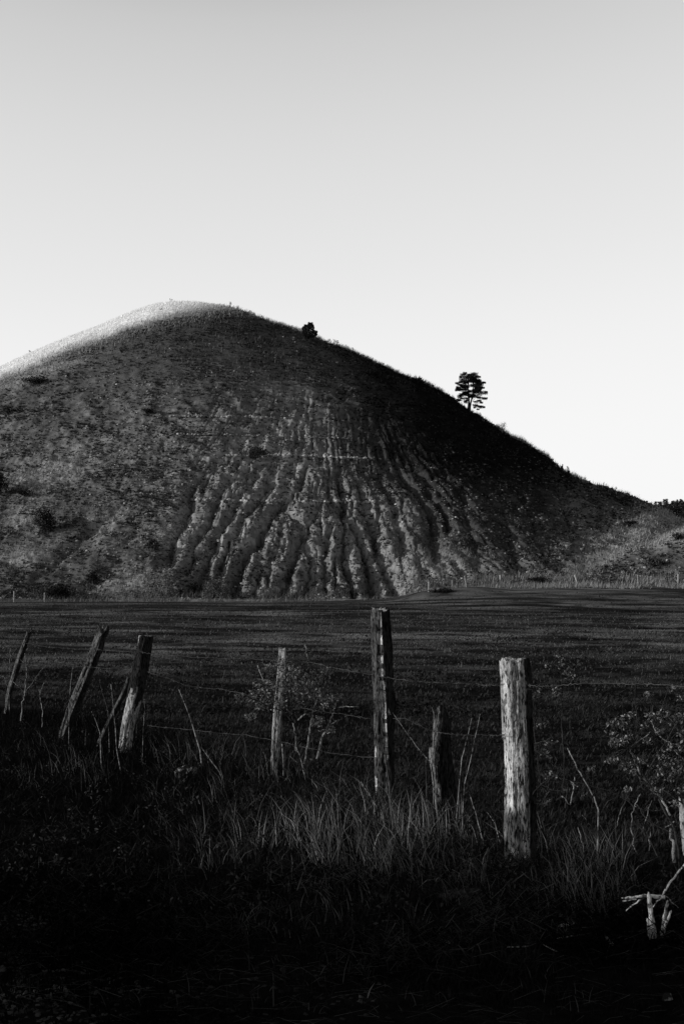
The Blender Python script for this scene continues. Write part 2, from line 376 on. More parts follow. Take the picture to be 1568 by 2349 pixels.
def blades(P, h, wd, yaw, lean, ldir, tone, curl=0.35):
    """each blade: five vertices, three triangles"""
    P = np.asarray(P, float); n = len(P)
    h, wd, yaw, lean, ldir, tone = [np.broadcast_to(np.asarray(a, float), (n,)) for a in (h, wd, yaw, lean, ldir, tone)]
    wv = np.stack([np.cos(yaw), np.sin(yaw), 0 * yaw], -1) * (wd / 2)[:, None]
    L = np.stack([np.cos(ldir), np.sin(ldir), 0 * ldir], -1)
    up = np.array([0, 0, 1.0])
    m1 = P + (up * (h * .55 * np.cos(lean))[:, None] + L * (h * .55 * np.sin(lean))[:, None])
    l2 = np.clip(lean * (1 + curl * 2) + curl * .4, 0, 2.0)
    tp = m1 + (up * (h * .45 * np.cos(l2))[:, None] + L * (h * .45 * np.sin(l2))[:, None])
    V = np.stack([P - wv, P + wv, m1 - wv * .8, m1 + wv * .8, tp], 1).reshape(-1, 3)
    b = (np.arange(n) * 5)[:, None]
    T = np.concatenate([b + [0, 1, 3], b + [0, 3, 2], b + [2, 3, 4]], 0)
    return V, T, np.repeat(tone, 5)
def stack(*sets):
    V, T, C, o = [], [], [], 0
    for v, t, c in sets:
        V.append(v); T.append(t + o); C.append(c); o += len(v)
    return np.concatenate(V), np.concatenate(T), np.concatenate(C)
_CB = np.array([(-1, -1, -1), (1, -1, -1), (1, 1, -1), (-1, 1, -1), (-1, -1, 1), (1, -1, 1), (1, 1, 1), (-1, 1, 1)], float)
_CT = np.array([(0, 2, 1), (0, 3, 2), (4, 5, 6), (4, 6, 7), (0, 1, 5), (0, 5, 4), (1, 2, 6), (1, 6, 5), (2, 3, 7), (2, 7, 6), (3, 0, 4), (3, 4, 7)])
def stones(P, size, tone, flatness=.5, jit=.5, r=rng):
    n = len(P); a = r.uniform(0, 6.28, n); q = _CB[None] * (1 + r.uniform(-jit, jit, (n, 8, 3))) * .5
    q[:, 4:, :2] *= r.uniform(.4, .9, (n, 1, 1))
    q = q * np.stack([np.ones(n), r.uniform(.5, 1, n), np.full(n, flatness) * r.uniform(.6, 1.4, n)], -1)[:, None, :] * np.asarray(size)[:, None, None]
    tl = r.uniform(-.4, .4, n)
    x = q[..., 0] * np.cos(tl)[:, None] + q[..., 2] * np.sin(tl)[:, None]; z = -q[..., 0] * np.sin(tl)[:, None] + q[..., 2] * np.cos(tl)[:, None]
    y = q[..., 1]
    V = np.stack([x * np.cos(a)[:, None] - y * np.sin(a)[:, None], x * np.sin(a)[:, None] + y * np.cos(a)[:, None], z], -1) + np.asarray(P)[:, None, :]
    T = (_CT[None] + (np.arange(n) * 8)[:, None, None]).reshape(-1, 3)
    return V.reshape(-1, 3), T, np.repeat(tone, 8)
def leafcloud(C, Rr, n, size, tone=(0.01, 0.03), r=rng, updir=0.0, asp=.5, hollow=.3, gauss=False):
    """n leaf-sized faces in each ellipsoid"""
    C = np.repeat(np.asarray(C, float), n, 0); Rr = np.repeat(np.asarray(Rr, float), n, 0); m = len(C)
    d = r.normal(size=(m, 3)); d /= np.linalg.norm(d, axis=1)[:, None]
    P = C + d * Rr * (r.uniform(hollow ** 3, 1, m) ** (1 / 3))[:, None]
    if gauss: P = C + np.clip(r.normal(size=(m, 3)), -1.7, 1.7) * Rr * .58
    a = r.normal(size=(m, 3)); a[:, 2] += updir * 1.5; a /= np.linalg.norm(a, axis=1)[:, None]
    b_ = np.cross(a, r.normal(size=(m, 3))); b_ /= np.linalg.norm(b_, axis=1)[:, None]
    s = size * r.uniform(.5, 1.3, m)[:, None]
    V = np.stack([P - a * s * .5, P + b_ * s * asp * .5, P + a * s * .5, P - b_ * s * asp * .5], 1).reshape(-1, 3)
    i = (np.arange(m) * 4)[:, None]
    return V, np.concatenate([i + [0, 1, 2], i + [0, 2, 3]], 0), np.repeat(r.uniform(tone[0], tone[1], m), 4)
def tube(path, rad, seg=8, cap=True):
    P = np.asarray(path, float); n = len(P); rad = np.broadcast_to(np.asarray(rad, float), (n,))
    t = np.gradient(P, axis=0); t /= np.maximum(np.linalg.norm(t, axis=1), 1e-9)[:, None]
    ref = np.array([0, 1.0, 0.01]); a = np.cross(t, ref); a /= np.maximum(np.linalg.norm(a, axis=1), 1e-6)[:, None]; b_ = np.cross(t, a)
    th = np.linspace(0, 2 * np.pi, seg, endpoint=False)
    V = (P[:, None] + (a[:, None] * np.cos(th)[None, :, None] + b_[:, None] * np.sin(th)[None, :, None]) * rad[:, None, None]).reshape(-1, 3)
    T = []
    for i in range(n - 1):
        for j in range(seg):
            p, q = i * seg + j, i * seg + (j + 1) % seg
            T += [(p, q, q + seg), (p, q + seg, p + seg)]
    if cap:
        k = len(V); V = np.concatenate([V, P[:1], P[-1:]])
        for j in range(seg):
            T += [(k, (j + 1) % seg, j), (k + 1, (n - 1) * seg + j, (n - 1) * seg + (j + 1) % seg)]
    return V, np.array(T), np.full(len(V), .1)
def wiggle(pts, sub=5, amp=.01, r=rng):
    P = np.asarray(pts, float); out = []
    for i in range(len(P) - 1):
        for k in range(sub): out.append(P[i] + (P[i + 1] - P[i]) * k / sub + (r.normal(size=3) * amp if k or i else 0))
    out.append(P[-1]); return np.array(out)
def rel(V, o): return V - np.asarray(o)[None, :]

# ============================================================ hill cover
def on_hill(n, u0, u1, y0, y1, r=rng):
    u = r.uniform(u0, u1, n); y = r.uniform(y0, y1, n); x = u * y
    return x, y
def hpx(x, y):
    z = hill(x, y); return z, *px(x, y, z)
# crest and slope grass
def grass_on_hill(n, name, u0, u1, y0, y1, sel, hh, ww, tones, label=None):
    x, y = on_hill(n, u0, u1, y0, y1); z, uu, vv = hpx(x, y)
    k = rng.random(n) < sel(x, y, z, uu, vv); x, y, z, uu, vv = x[k], y[k], z[k], uu[k], vv[k]; m_ = len(x)
    V, T, C = blades(np.stack([x, y, z - .03], -1), rng.uniform(*hh, m_), rng.uniform(*ww, m_), rng.uniform(-.9, .9, m_), rng.uniform(0, .45, m_), rng.normal(0.2, .9, m_), tones(x, y, z, uu, vv, m_))
    o = link(name, npmesh(name, V, T, C), M_blade); tag(o, kind='stuff'); return o
def zfun(x, y, z, u, v): return fbm(x / 3, z / 1.6, 81, 4)
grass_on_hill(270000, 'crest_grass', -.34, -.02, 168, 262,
    lambda x, y, z, u, v: sm(34, -34, v - crest_line(u) + 50 * (zfun(x, y, z, u, v) - .5)) * (1 - sm(545, 640, u)) * (1 - sm(236, 256, y)),
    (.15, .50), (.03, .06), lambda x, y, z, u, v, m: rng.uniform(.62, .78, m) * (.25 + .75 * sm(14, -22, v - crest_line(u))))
grass_on_hill(120000, 'slope_grass', -.34, .30, 150, 262,
    lambda x, y, z, u, v: (sm(960, 780, v) * .35 * sm(.35, .6, fbm(x / 5, z / 3, 82)) + sm(26, 0, v - crest_line(u) - 10) * .5 * (1 - sm(560, 640, u))) * (1 - sm(236, 256, y)) * (v < 1000) * (1 - sm(8, -8, v - crest_line(u)) * (u < 540)),
    (.25, .75), (.05, .10), lambda x, y, z, u, v, m: (rng.uniform(.02, .12, m) + .16 * sm(50, 5, v - crest_line(u)) * (u < 600)) * (1 - .75 * sm(600, 760, u)))  # blades on the right flank darkened to deepen its shade
# the skyline fringe on the right flank
fu = rng.uniform(540, 1560, 9000)
def crest_np(us_):
    ys = np.linspace(150, 262, 240); U, Y = np.meshgrid((us_ - CX) / F, ys); Z = hill(U * Y, Y, True); k = ((Z - EYE) / Y).argmax(0)
    j = np.arange(len(us_)); return (U * Y)[k, j], Y[k, j], Z[k, j]
cx_, cy_, cz_ = crest_np(fu)
dy = rng.normal(0, 1.6, len(fu)); cy2 = cy_ + dy; cx2 = (fu - CX) / F * cy2
keep = rng.random(len(fu)) < (.25 + .75 * sm(.45, .6, vn(fu / 25, fu * 0, 7))) * (1 - .6 * sm(1200, 1500, fu))
P = np.stack([cx2, cy2, hill(cx2, cy2) - .05], -1)[keep]; k = len(P)
V, T, C = blades(P, rng.uniform(.2, .85, k), rng.uniform(.02, .05, k), rng.uniform(-.8, .8, k), rng.uniform(0, .4, k), rng.normal(0, .8, k), rng.uniform(.05, .35, k))
tag(link('ridge_grass', npmesh('ridge_grass', V, T, C), M_blade), kind='stuff')
# pale grass on the spur, the lower left and the foot of the hill
def pal(x, y, z, u, v):
    p = 0
    for q in PALE: p = np.maximum(p, blob(u, v, *q))
    return np.clip(p * 1.2, 0, 1) * sm(.32, .58, fbm(x / 3, z / 1.6, 81, 4) + .1) * (z > ground(x, y) + .1)
grass_on_hill(150000, 'lower_slope_grass', -.27, .30, 134, 200, pal, (.15, .6), (.03, .06), lambda x, y, z, u, v, m: rng.uniform(.06, .24, m) * (.7 + .75 * sm(1250, 1430, u)))
def foot(x, y, z, u, v):
    e = hill(x, y) - ground(x, y); return np.exp(-((e - .45) / .45) ** 2) * sm(.38, .62, fbm(x / 2.5, y / 6, 55)) * (.35 + .65 * sm(850, 1000, u))
grass_on_hill(130000, 'foot_grass', -.27, .30, 134, 160, foot, (.2, .85), (.03, .06), lambda x, y, z, u, v, m: rng.uniform(.02, .14, m) * (1 + sm(900, 1300, u)))

# tussocks: many low domes of short dark or dull blades
def tussocks(n):
    x, y = on_hill(n, -.29, .29, 139, 226); z, u, v = hpx(x, y); e = z - ground(x, y); h = e / 46
    g, gm = gully(x, y, e)
    ok = (e > .3) & (rng.random(n) < (.25 + .75 * sm(.4, .62, fbm(x / 2.2, z / 1.2, 201))) * (1 - .65 * gm) * (1 - sm(30, -4, v - crest_line(u)) * (u < 560)))
    x, y, z, u, v = x[ok], y[ok], z[ok], u[ok], v[ok]; m_ = len(x); K = 7
    t0 = 1 - .8 * pal(x, y, z, u, v); sz = rng.uniform(.10, .30, m_) * (1 + .5 * (rng.random(m_) > .93)); t = rng.uniform(.01, .05, m_) * (1 - .75 * sm(660, 860, u) * sm(1240, 1050, v))  # tussock tone lowered on the right flank as painted shade
    t = np.where(rng.random(m_) < .15, t * 2.2, t)
    a = rng.uniform(0, 6.28, (m_, K)); rr = rng.uniform(0, .6, (m_, K)) * sz[:, None]
    P = np.stack([x[:, None] + rr * np.cos(a), y[:, None] + rr * np.sin(a), np.repeat(z[:, None] - .03, K, 1)], -1).reshape(-1, 3)
    V, T, C = blades(P, np.repeat(sz * t0, K) * rng.uniform(.6, 1.1, m_ * K), np.repeat(sz, K) * .42, rng.uniform(0, 3.14, m_ * K), rng.uniform(.1, .8, m_ * K), a.ravel(), np.repeat(t, K))
    tag(link('turf_tussocks', npmesh('turf_tussocks', V, T, C), M_blade), kind='stuff')
tussocks(120000)
def scree(n):
    x, y = on_hill(n, -.28, .29, 138, 224); z, u, v = hpx(x, y); e = z - ground(x, y)
    g, gm = gully(x, y, e)
    p = .16 + .75 * np.clip(blob(u, v, 690, 1150, 300, 230), 0, 1) + .5 * blob(u, v, 1330, 1250, 120, 70, -20) + .5 * blob(u, v, 1450, 1310, 90, 20)
    p = p + .6 * np.exp(-((e - .8) / .9) ** 2) * blob(u, v, 760, 1350, 260, 60)
    p = p * (1 - .9 * sm(20, -10, v - crest_line(u)) * (u < 560)) * (.4 + .9 * sm(.45, .65, fbm(x / 2, z / 1.2, 211))) * (1 - .85 * sm(900, 780, v))
    ok = (e > .15) & (rng.random(n) < p)
    x, y, z, u, v = x[ok], y[ok], z[ok], u[ok], v[ok]; m_ = len(x)
    sz = .07 + .28 * rng.random(m_) ** 3.5
    t = rng.uniform(.03, .19, m_) + .25 * (rng.random(m_) > .92) * rng.random(m_)
    t = t * (1 - .85 * sm(680, 900, u) * sm(1200, 1000, v))  # stones on the shaded right flank painted darker too
    V, T, C = stones(np.stack([x, y, z + sz * .08], -1), sz, t, .45)
    tag(link('scree', npmesh('scree', V, T, C), M_stone), kind='stuff')
scree(230000)
def ledges():
    Ps, sz, tn = [], [], []; r = np.random.default_rng(66)
    for v0, a_, u0, u1 in BANDS[:4]:
        n_ = int(1500 * min(1, a_ * 3.2)); uu = r.uniform(u0, u1, n_); ys = np.linspace(138, 215, 420); U, Y = np.meshgrid((uu - CX) / F, ys); Z = hill(U * Y, Y)
        k = (Z > v0 + .4 * (fbm(U * Y / 6, U * 0 + v0, 67, 3) - .5)).argmax(0); j = np.arange(n_)
        ok = (fbm(uu / 12, uu * 0 + v0, 68, 3) > .36) & (k > 2); Ps.append(np.stack([(U * Y)[k, j], Y[k, j], Z[k, j] + .06], -1)[ok]); m_ = int(ok.sum()); sz.append(r.uniform(.12, .38, m_)); tn.append(r.uniform(.14, .50, m_) * (.45 + 1.8 * a_))
    V, T, C = stones(np.concatenate(Ps), np.concatenate(sz), np.concatenate(tn), .5, .4, r)
    tag(link('stone_ledges', npmesh('stone_ledges', V, T, C), M_stone), kind='stuff')
ledges()

# ============================================================ field and verge grass
def fence_d(x, y): return (y - (10.4 - 1.87 * x)) * .47
def screen_pts(n, u0, u1, v0, v1, r=rng):
    """points of level ground spread evenly over the strip the lens takes in"""
    u = r.uniform(u0, u1, n); v = r.uniform(v0, v1, n); y = F * EYE / (v - HZ); x = (u - CX) / F * y
    return x, y
x, y = screen_pts(290000, -480, 2080, 1384, 1960)
k = (fence_d(x, y) > .5) & (rng.random(len(x)) < .25 + .75 * sm(.4, .6, fbm(x / (.035 * y) + y * .2, np.log(y) * 26, 91, 4))); x, y = x[k], y[k]; m_ = len(x)
hgt = rng.uniform(.025, .08, m_) * (1 + .5 * sm(30, 80, y)) * (1 + 1.2 * (rng.random(m_) > .97))
V, T, C = blades(np.stack([x, y, gz(x, y) - .01], -1), hgt, .006 + .00055 * y, rng.uniform(-1, 1, m_), rng.uniform(.1, .9, m_), rng.normal(.5, 1.3, m_),
    rng.uniform(.008, .075, m_) * (.42 + .75 * sm(17, 42, y)) * (1 - .35 * sm(60, 100, y)))  # blades darken towards the camera like the turf, painting the vignette
tag(link('field_grass', npmesh('field_grass', V, T, C), M_blade), kind='stuff')

x, y = screen_pts(5200, -60, 1630, 1410, 1640); k = (fence_d(x, y) > 2) & (fbm(x / (.05 * y), np.log(y) * 22, 321, 3) > .60); x, y = x[k], y[k]; m_ = len(x)
V, T, C = leafcloud(np.stack([x, y, gz(x, y) + .03], -1), np.stack([.10 + .002 * y, .10 + .002 * y, .05 + 0 * y], -1), 9, .07, (.004, .02), rng, hollow=.1)
tag(link('field_weeds', npmesh('field_weeds', V, T, C), M_leaf), kind='stuff')

# verge: matted rough grass
sets = []
x, y = screen_pts(300000, -480, 2050, 1640, 2420); d = fence_d(x, y); f1 = fbm(x / .55, y / .55, 301, 3); f2 = fbm(x / 1.6, y / 1.6, 302, 2)
path = sm(-1.0, -1.7, x) * sm(7.6, 6.6, y)                      # gravelly track in the near left corner
k = (d < 1.0) & (rng.random(len(x)) < (.15 + .85 * sm(.32, .6, f1)) * (1 - .9 * path) * (1 - sm(.3, 1.0, d) * .7)); x, y, d, f1, f2 = [q[k] for q in (x, y, d, f1, f2)]; m_ = len(x)
near = sm(5.0, 8.5, y) * (1 - .8 * (np.abs(CX + F * x / y - 1400) < 170) * (y < 7.1))
hgt = rng.uniform(.03, .13, m_) * (.5 + .9 * near) * (.5 + .9 * f2) * (1 + .7 * np.exp(-(d / .7) ** 2) * sm(9, 12, y))
V = blades(np.stack([x, y, gz(x, y) - .02], -1), hgt, rng.uniform(.004, .011, m_), rng.uniform(-1.5, 1.5, m_), rng.uniform(.1, 1.2, m_), rng.uniform(0, 6.3, m_), rng.uniform(.003, .016, m_) * (.5 + .8 * near) * (.35 + .65 * sm(250, 700, CX + F * x / y)))  # left side toned down in the colour, standing in for shade
uu_ = CX + F * x / y; V = (V[0], V[1], V[2]); sets.append(V)
# dry straw standing among it
x, y = screen_pts(68000, -440, 2050, 1660, 2330); d = fence_d(x, y); f1 = fbm(x / .6 + 9, y / .6, 303, 3); u = CX + F * x / y
fx = fbm(x / .35, y / .5, 305, 3); tallw = (.42 * np.exp(-((u - 800) / 190) ** 2) * np.exp(-((y - 8.8) / 1.1) ** 2) + .34 * np.exp(-(d / .9) ** 2) + .30 * np.exp(-((u - 620) / 280) ** 2) * np.exp(-((y - 9.6) / 2.0) ** 2) + .30 * np.exp(-((u - 1400) / 200) ** 2) * np.exp(-((y - 8) / 1.0) ** 2) + .3 * np.exp(-((u - 230) / 240) ** 2) * np.exp(-((y - 12.6) / 1.6) ** 2)) * (.25 + 1.5 * sm(.4, .65, fx))
tallw = tallw * (1 - .75 * np.exp(-((u - 1190) / 75) ** 2) * (y < 8.4))
k = (d < .8) & (rng.random(len(x)) < np.clip(.06 + 1.0 * tallw, 0, 1) * sm(.3, .6, f1 + .12) * (y > 5.3)); x, y, d, tw, u_ = x[k], y[k], d[k], tallw[k], u[k]; m_ = len(x)
clr = 1 - .85 * np.maximum((np.abs(u_ - 1480) < 90) * (y < 7.0), (np.abs(u_ - 1290) < 60) * (y < 7.1) * (y > 6.2))
hgt = clr * rng.uniform(.04, .30, m_) * (.45 + .8 * np.clip(tw, 0, 1)) + .2 * (rng.random(m_) > .97) * np.clip(tw * 2, 0, 1)
sets.append(blades(np.stack([x, y, gz(x, y) - .02], -1), hgt, rng.uniform(.003, .006, m_), rng.uniform(-.8, .8, m_), rng.uniform(.05, .8, m_), rng.normal(2.6, 1.5, m_), rng.uniform(.0, 1, m_) ** 2 * .22 * (.5 + .6 * np.clip(tw, 0, 1)) * (.4 + .6 * sm(6, 8.5, y)) * (.55 + .45 * sm(250, 650, u_)), curl=.3))  # straw painted darker to the left in place of shade
# matted bent blades and broad weed leaves
x, y = screen_pts(44000, -440, 2050, 1680, 2250); d = fence_d(x, y); fm = fbm(x / .4 + 3, y / .5, 311, 3); k = (d < .8) & (fm > .47); x, y = x[k], y[k]; m_ = len(x); u_ = CX + F * x / y
sets.append(blades(np.stack([x, y, gz(x, y) + rng.uniform(0, .06, m_)], -1), rng.uniform(.06, .26, m_), rng.uniform(.003, .008, m_), rng.uniform(0, 3, m_), rng.uniform(.8, 1.5, m_), rng.uniform(0, 6.3, m_), rng.uniform(0, 1, m_) ** 2 * .10 * (.3 + .7 * sm(5.8, 8, y)) * (.3 + .7 * sm(300, 800, u_)) * (1 - .8 * (np.abs(u_ - 1440) < 140) * (y < 7)), curl=.6))  # shade on the left is put into the blade tone
cl_x, cl_y = screen_pts(420, -40, 1600, 1700, 2150); kk = fence_d(cl_x, cl_y) < .6; cl_x, cl_y = cl_x[kk], cl_y[kk]
cl_z = gz(cl_x, cl_y) + rng.uniform(.03, .22, len(cl_x)) * sm(6, 9, cl_y)
sets.append(leafcloud(np.stack([cl_x, cl_y, cl_z], -1), np.full((len(cl_x), 3), .06), 14, .026, (.004, .04), rng, hollow=.1))
# fallen stalks lying about
x, y = screen_pts(1500, -60, 1630, 1900, 2400); m_ = len(x)
sets.append(blades(np.stack([x, y, gz(x, y) + rng.uniform(.02, .09, m_)], -1), rng.uniform(.05, .30, m_) * .8, .004, rng.uniform(0, 3, m_), rng.uniform(1.3, 1.6, m_), rng.uniform(-.6, .6, m_) + 3.14 * (rng.random(m_) > .5), rng.uniform(.005, .06, m_), curl=.2))
V, T, C = stack(*sets)
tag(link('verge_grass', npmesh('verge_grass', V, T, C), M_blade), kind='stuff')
# gravel and fallen leaves on the track
x, y = screen_pts(9000, -80, 900, 1960, 2420); k = rng.random(len(x)) < .12 + .9 * sm(-.7, -1.6, x) * sm(8, 7, y); x, y = x[k], y[k]; m_ = len(x)
V = stones(np.stack([x, y, gz(x, y)], -1), rng.uniform(.008, .034, m_), rng.uniform(.006, .05, m_) * (.4 + .6 * sm(-.4, -1.4, x)), .35)
tag(link('gravel_and_leaf_litter', npmesh('gravel_and_leaf_litter', *V[:2], V[2]), M_stone), kind='stuff')

# ============================================================ fence posts in front
def gpt(u, Y):     # ground point under sheet column u at distance Y
    x = (u - CX) / F * Y; return x
def post(axis, Y, woodm, barkm=None, barkf=None, seed=0, seg=40, rings=110, jag=.02, square=0, rough=.004, dy=0, notch=None, swirl=0, label='', cat='fence post', name='fence_post', group='old wooden fence posts at the field edge', sub=None):
    A = [(u, v, wd) for u, v, wd in axis]
    r = np.random.default_rng(seed)
    v0, v1 = A[0][1], A[-1][1]
    tt = np.linspace(0, 1, rings); vv = v1 + (v0 - v1) * tt                      # from foot to top
    av = np.array(A); o = np.argsort(av[:, 1]); uu = np.interp(vv, av[o, 1], av[o, 0]); ww = np.interp(vv, av[o, 1], av[o, 2])
    Yk = Y + dy * tt
    cx = (uu - CX) / F * Yk; cz = EYE + (HZ - vv) / F * Yk; rad = ww / 2 / F * Y * .88
    zb = float(gz(np.array([cx[0]]), np.array([Y]))[0])
    cz0 = min(cz[0], zb - .12)
    cz[0] = cz0; org = np.array([cx[0], Y, zb])
    th = np.linspace(0, 2 * np.pi, seg, endpoint=False)
    TH, ZZ = np.meshgrid(th, cz); 
    def rr(off=0.0):
        c, s_ = np.cos(TH), np.sin(TH)
        grain = (vn(TH * 5.1 / 1.0 + swirl * ZZ, ZZ * 1.6, seed) - .5) * 2 * rough * 1.6 + (vn(TH * 13, ZZ * 5, seed + 1) - .5) * 2 * rough + (vn(c * 1.5 + 5, ZZ * 4 + s_, seed + 2) - .5) * 4 * rough
        crack = -rough * 3.0 * np.exp(-((np.mod(TH - 4.5 - .25 * np.sin(ZZ * 4 + seed), 2 * np.pi) - .05) / .07) ** 2)
        q = rad[:, None] * np.ones_like(TH)
        if square:
            q = q * (1 / np.maximum(np.abs(c), np.abs(s_)) * square + (1 - square)) * .92
        return q + grain + crack + off
    def pos(Rr_): 
        X = cx[:, None] + Rr_ * np.cos(TH); Yy = Yk[:, None] + Rr_ * np.sin(TH); Zz = ZZ.copy()
        j = (vn(TH * 2.2, TH * 0 + seed, seed + 5) - .35) * jag + (vn(TH * 6, TH * 0, seed + 6) - .5) * jag * .8
        if notch is not None:
            a0, dep, wid = notch; j = j - dep * np.exp(-(np.minimum(np.abs(TH - a0), 6.283 - np.abs(TH - a0)) / wid) ** 2)
        Zz = Zz + j * sm(.93, 1, tt)[:, None]
        return np.stack([X, Yy, Zz], -1)
    root = empty(name, org, label, cat, group)
    Rw = rr(); Pw = pos(Rw)
    V = Pw.reshape(-1, 3); i = np.arange(rings * seg).reshape(rings, seg); j2 = np.roll(i, -1, 1)
    T = np.concatenate([np.stack([i[:-1], j2[:-1], j2[1:]], -1).reshape(-1, 3), np.stack([i[:-1], j2[1:], i[1:]], -1).reshape(-1, 3)])
    # weathered end grain: two inner rings, sunk a little
    top = Pw[-1]; ctr = top.mean(0); in1 = ctr + (top - ctr) * .6; in1[:, 2] += r.uniform(-.012, .004, seg); ctr[2] -= .015
    b0 = len(V); V = np.concatenate([V, in1, ctr[None]]); a_ = i[-1]; an = np.roll(a_, -1); c_ = b0 + np.arange(seg); cn = np.roll(c_, -1)
    T = np.concatenate([T, np.stack([a_, an, cn], -1), np.stack([a_, cn, c_], -1), np.stack([c_, cn, np.full(seg, b0 + seg)], -1)])
    link('heartwood', npmesh('heartwood', rel(V, org), T, None, True), woodm, root)
    def shell(nm, mtr, f, th_):
        S = np.cos(TH); FR = -np.sin(TH); VV = HZ - (ZZ - EYE) / Y * F
        msk = f(S, FR, VV) + (fbm(TH * 2.3 + seed, ZZ * 7, seed + 11, 3) - .5) * .9
        Rb = Rw - .004 + (th_ + .004) * sm(-.05, .12, msk) + (vn(TH * 7, ZZ * 11, seed + 3) - .5) * th_ * .8 * (msk > 0)
        Pb = pos(Rb).reshape(-1, 3); mk = (msk > -.06); qm = mk[:-1] & mk[1:] & np.roll(mk, -1, 1)[:-1]
        Q = np.stack([i[:-1], j2[:-1], j2[1:], i[1:]], -1)[qm]
        if len(Q) == 0: return
        used = np.unique(Q); mp = np.full(rings * seg, -1); mp[used] = np.arange(len(used))
        link(nm, npmesh(nm, rel(Pb[used], org), mp[Q], None, True), mtr, root)
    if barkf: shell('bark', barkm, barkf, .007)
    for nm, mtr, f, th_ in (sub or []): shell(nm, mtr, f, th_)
    return root, org
def stp(root, org, p, r_=.012):    # a wire staple
    a = np.linspace(0, np.pi, 7); P = np.stack([np.cos(a) * r_, -np.sin(a) * r_ * .9, a * 0], -1) + np.asarray(p)
    V, T, C = tube(P, .0022, 5); link('staple', npmesh('staple', rel(V, org), T), M_wire, root)
gs = lambda a, lo, hi: sm(lo, hi, a)
# thick pale post on the right
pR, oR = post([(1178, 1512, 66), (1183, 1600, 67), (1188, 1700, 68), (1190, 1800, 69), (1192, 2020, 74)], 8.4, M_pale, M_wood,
    lambda S, FR, V: .55 - 1.35 * np.exp(-((S + .62) / .30) ** 2) * sm(1660, 1720, V) * sm(1880, 1800, V) - .5 * np.exp(-((S + .75) / .25) ** 2) * sm(1500, 1560, V), 21, jag=.02, rough=.0042,
    notch=(4.72, .055, .22), label='thick pale weathered fence post standing nearest, split at its top', seg=56, rings=150,
    sub=[('dark_bark', M_bark, lambda S, FR, V: sm(.30, .75, S) * 1.2 - .60 + .5 * sm(1860, 1930, V) * sm(-.2, -.8, S) + .1 * sm(1600, 1520, V), .011)])  # bark remains, spread rightwards to darken the shaded side
for zz in (1569, 1685): stp(pR, oR, wp(1152, zz, 8.4 - .075))
# tall dark split post in the middle
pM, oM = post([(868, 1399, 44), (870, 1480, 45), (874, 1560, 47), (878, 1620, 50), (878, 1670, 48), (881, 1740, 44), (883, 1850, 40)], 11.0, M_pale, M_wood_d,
    lambda S, FR, V: .75 - 1.9 * np.exp(-((S - (-.05 + .25 * sm(1450, 1780, V))) / .22) ** 2) * (.35 + .8 * sm(.35, .6, vn(V / 14, V * 0, 3))) - 1.4 * np.exp(-((S + .95) / .15) ** 2) * sm(.5, .7, vn(V / 40, V * 0, 5)), 33, jag=.03, rough=.008,
    notch=(4.35, .05, .16), swirl=.6, label='tallest fence post in the middle, dark split wood with pale scars', seg=52, rings=150,
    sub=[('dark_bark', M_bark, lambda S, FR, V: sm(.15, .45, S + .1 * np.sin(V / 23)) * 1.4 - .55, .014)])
kn = _CB * .5; 
V, T, C = stones([np.array(wp(888, 1632, 10.93))], [.045], [.3], 1.0, .1); link('knot', npmesh('knot', rel(V, oM), T, None, True), M_pale, pM)
# post with stripped foot, left
pL, oL = post([(336, 1459, 34), (329, 1500, 38), (320, 1550, 40), (306, 1610, 40), (292, 1670, 36), (282, 1750, 33)], 13.9, M_mid, M_bark,
    lambda S, FR, V: .9 - 1.6 * sm(1575, 1600, V - 30 * (S > .2) + 14 * np.sin(S * 9)) - 1.5 * sm(-.72, -.95, S) * sm(1640, 1480, V + 60), 45, jag=.012, rough=.005,
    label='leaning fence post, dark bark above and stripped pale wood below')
# leaning grey split post
pG, oG = post([(237, 1443, 24), (222, 1490, 27), (206, 1530, 28), (186, 1580, 28), (165, 1630, 27), (148, 1680, 24), (138, 1725, 22)], 15.2, M_dim, M_bark,
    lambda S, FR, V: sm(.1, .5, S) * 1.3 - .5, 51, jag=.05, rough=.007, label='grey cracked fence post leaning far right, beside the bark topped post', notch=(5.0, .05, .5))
# dark prop
pP, oP = post([(298, 1553, 12), (284, 1590, 15), (266, 1625, 15), (248, 1665, 17), (232, 1700, 19), (218, 1752, 19)], 14.3, M_wood_d, M_bark,
    lambda S, FR, V: sm(-.2, .3, S) - .45, 57, seg=24, rings=60, jag=.01, rough=.004, label='thin dark pole propped slantwise against the bark topped post', cat='prop pole', name='prop_pole', group=None)
# far left thin post
pF, oF = post([(66, 1451, 11), (56, 1480, 12), (44, 1515, 13), (33, 1550, 13), (22, 1590, 13), (12, 1655, 13)], 18.2, M_dim, M_bark,
    lambda S, FR, V: sm(.0, .4, S) - .4, 63, seg=24, rings=70, jag=.04, rough=.004, label='thinnest leaning fence post, far left behind bare saplings')
# pale square stake
pS, oS = post([(648, 1487, 21), (643, 1560, 21), (638, 1620, 21), (632, 1700, 20), (627, 1800, 19)], 12.4, M_mid, None, None, 71, seg=32, rings=80, jag=.012, rough=.0025, square=.8,
    label='slim pale sawn fence stake standing behind the leafy bramble')
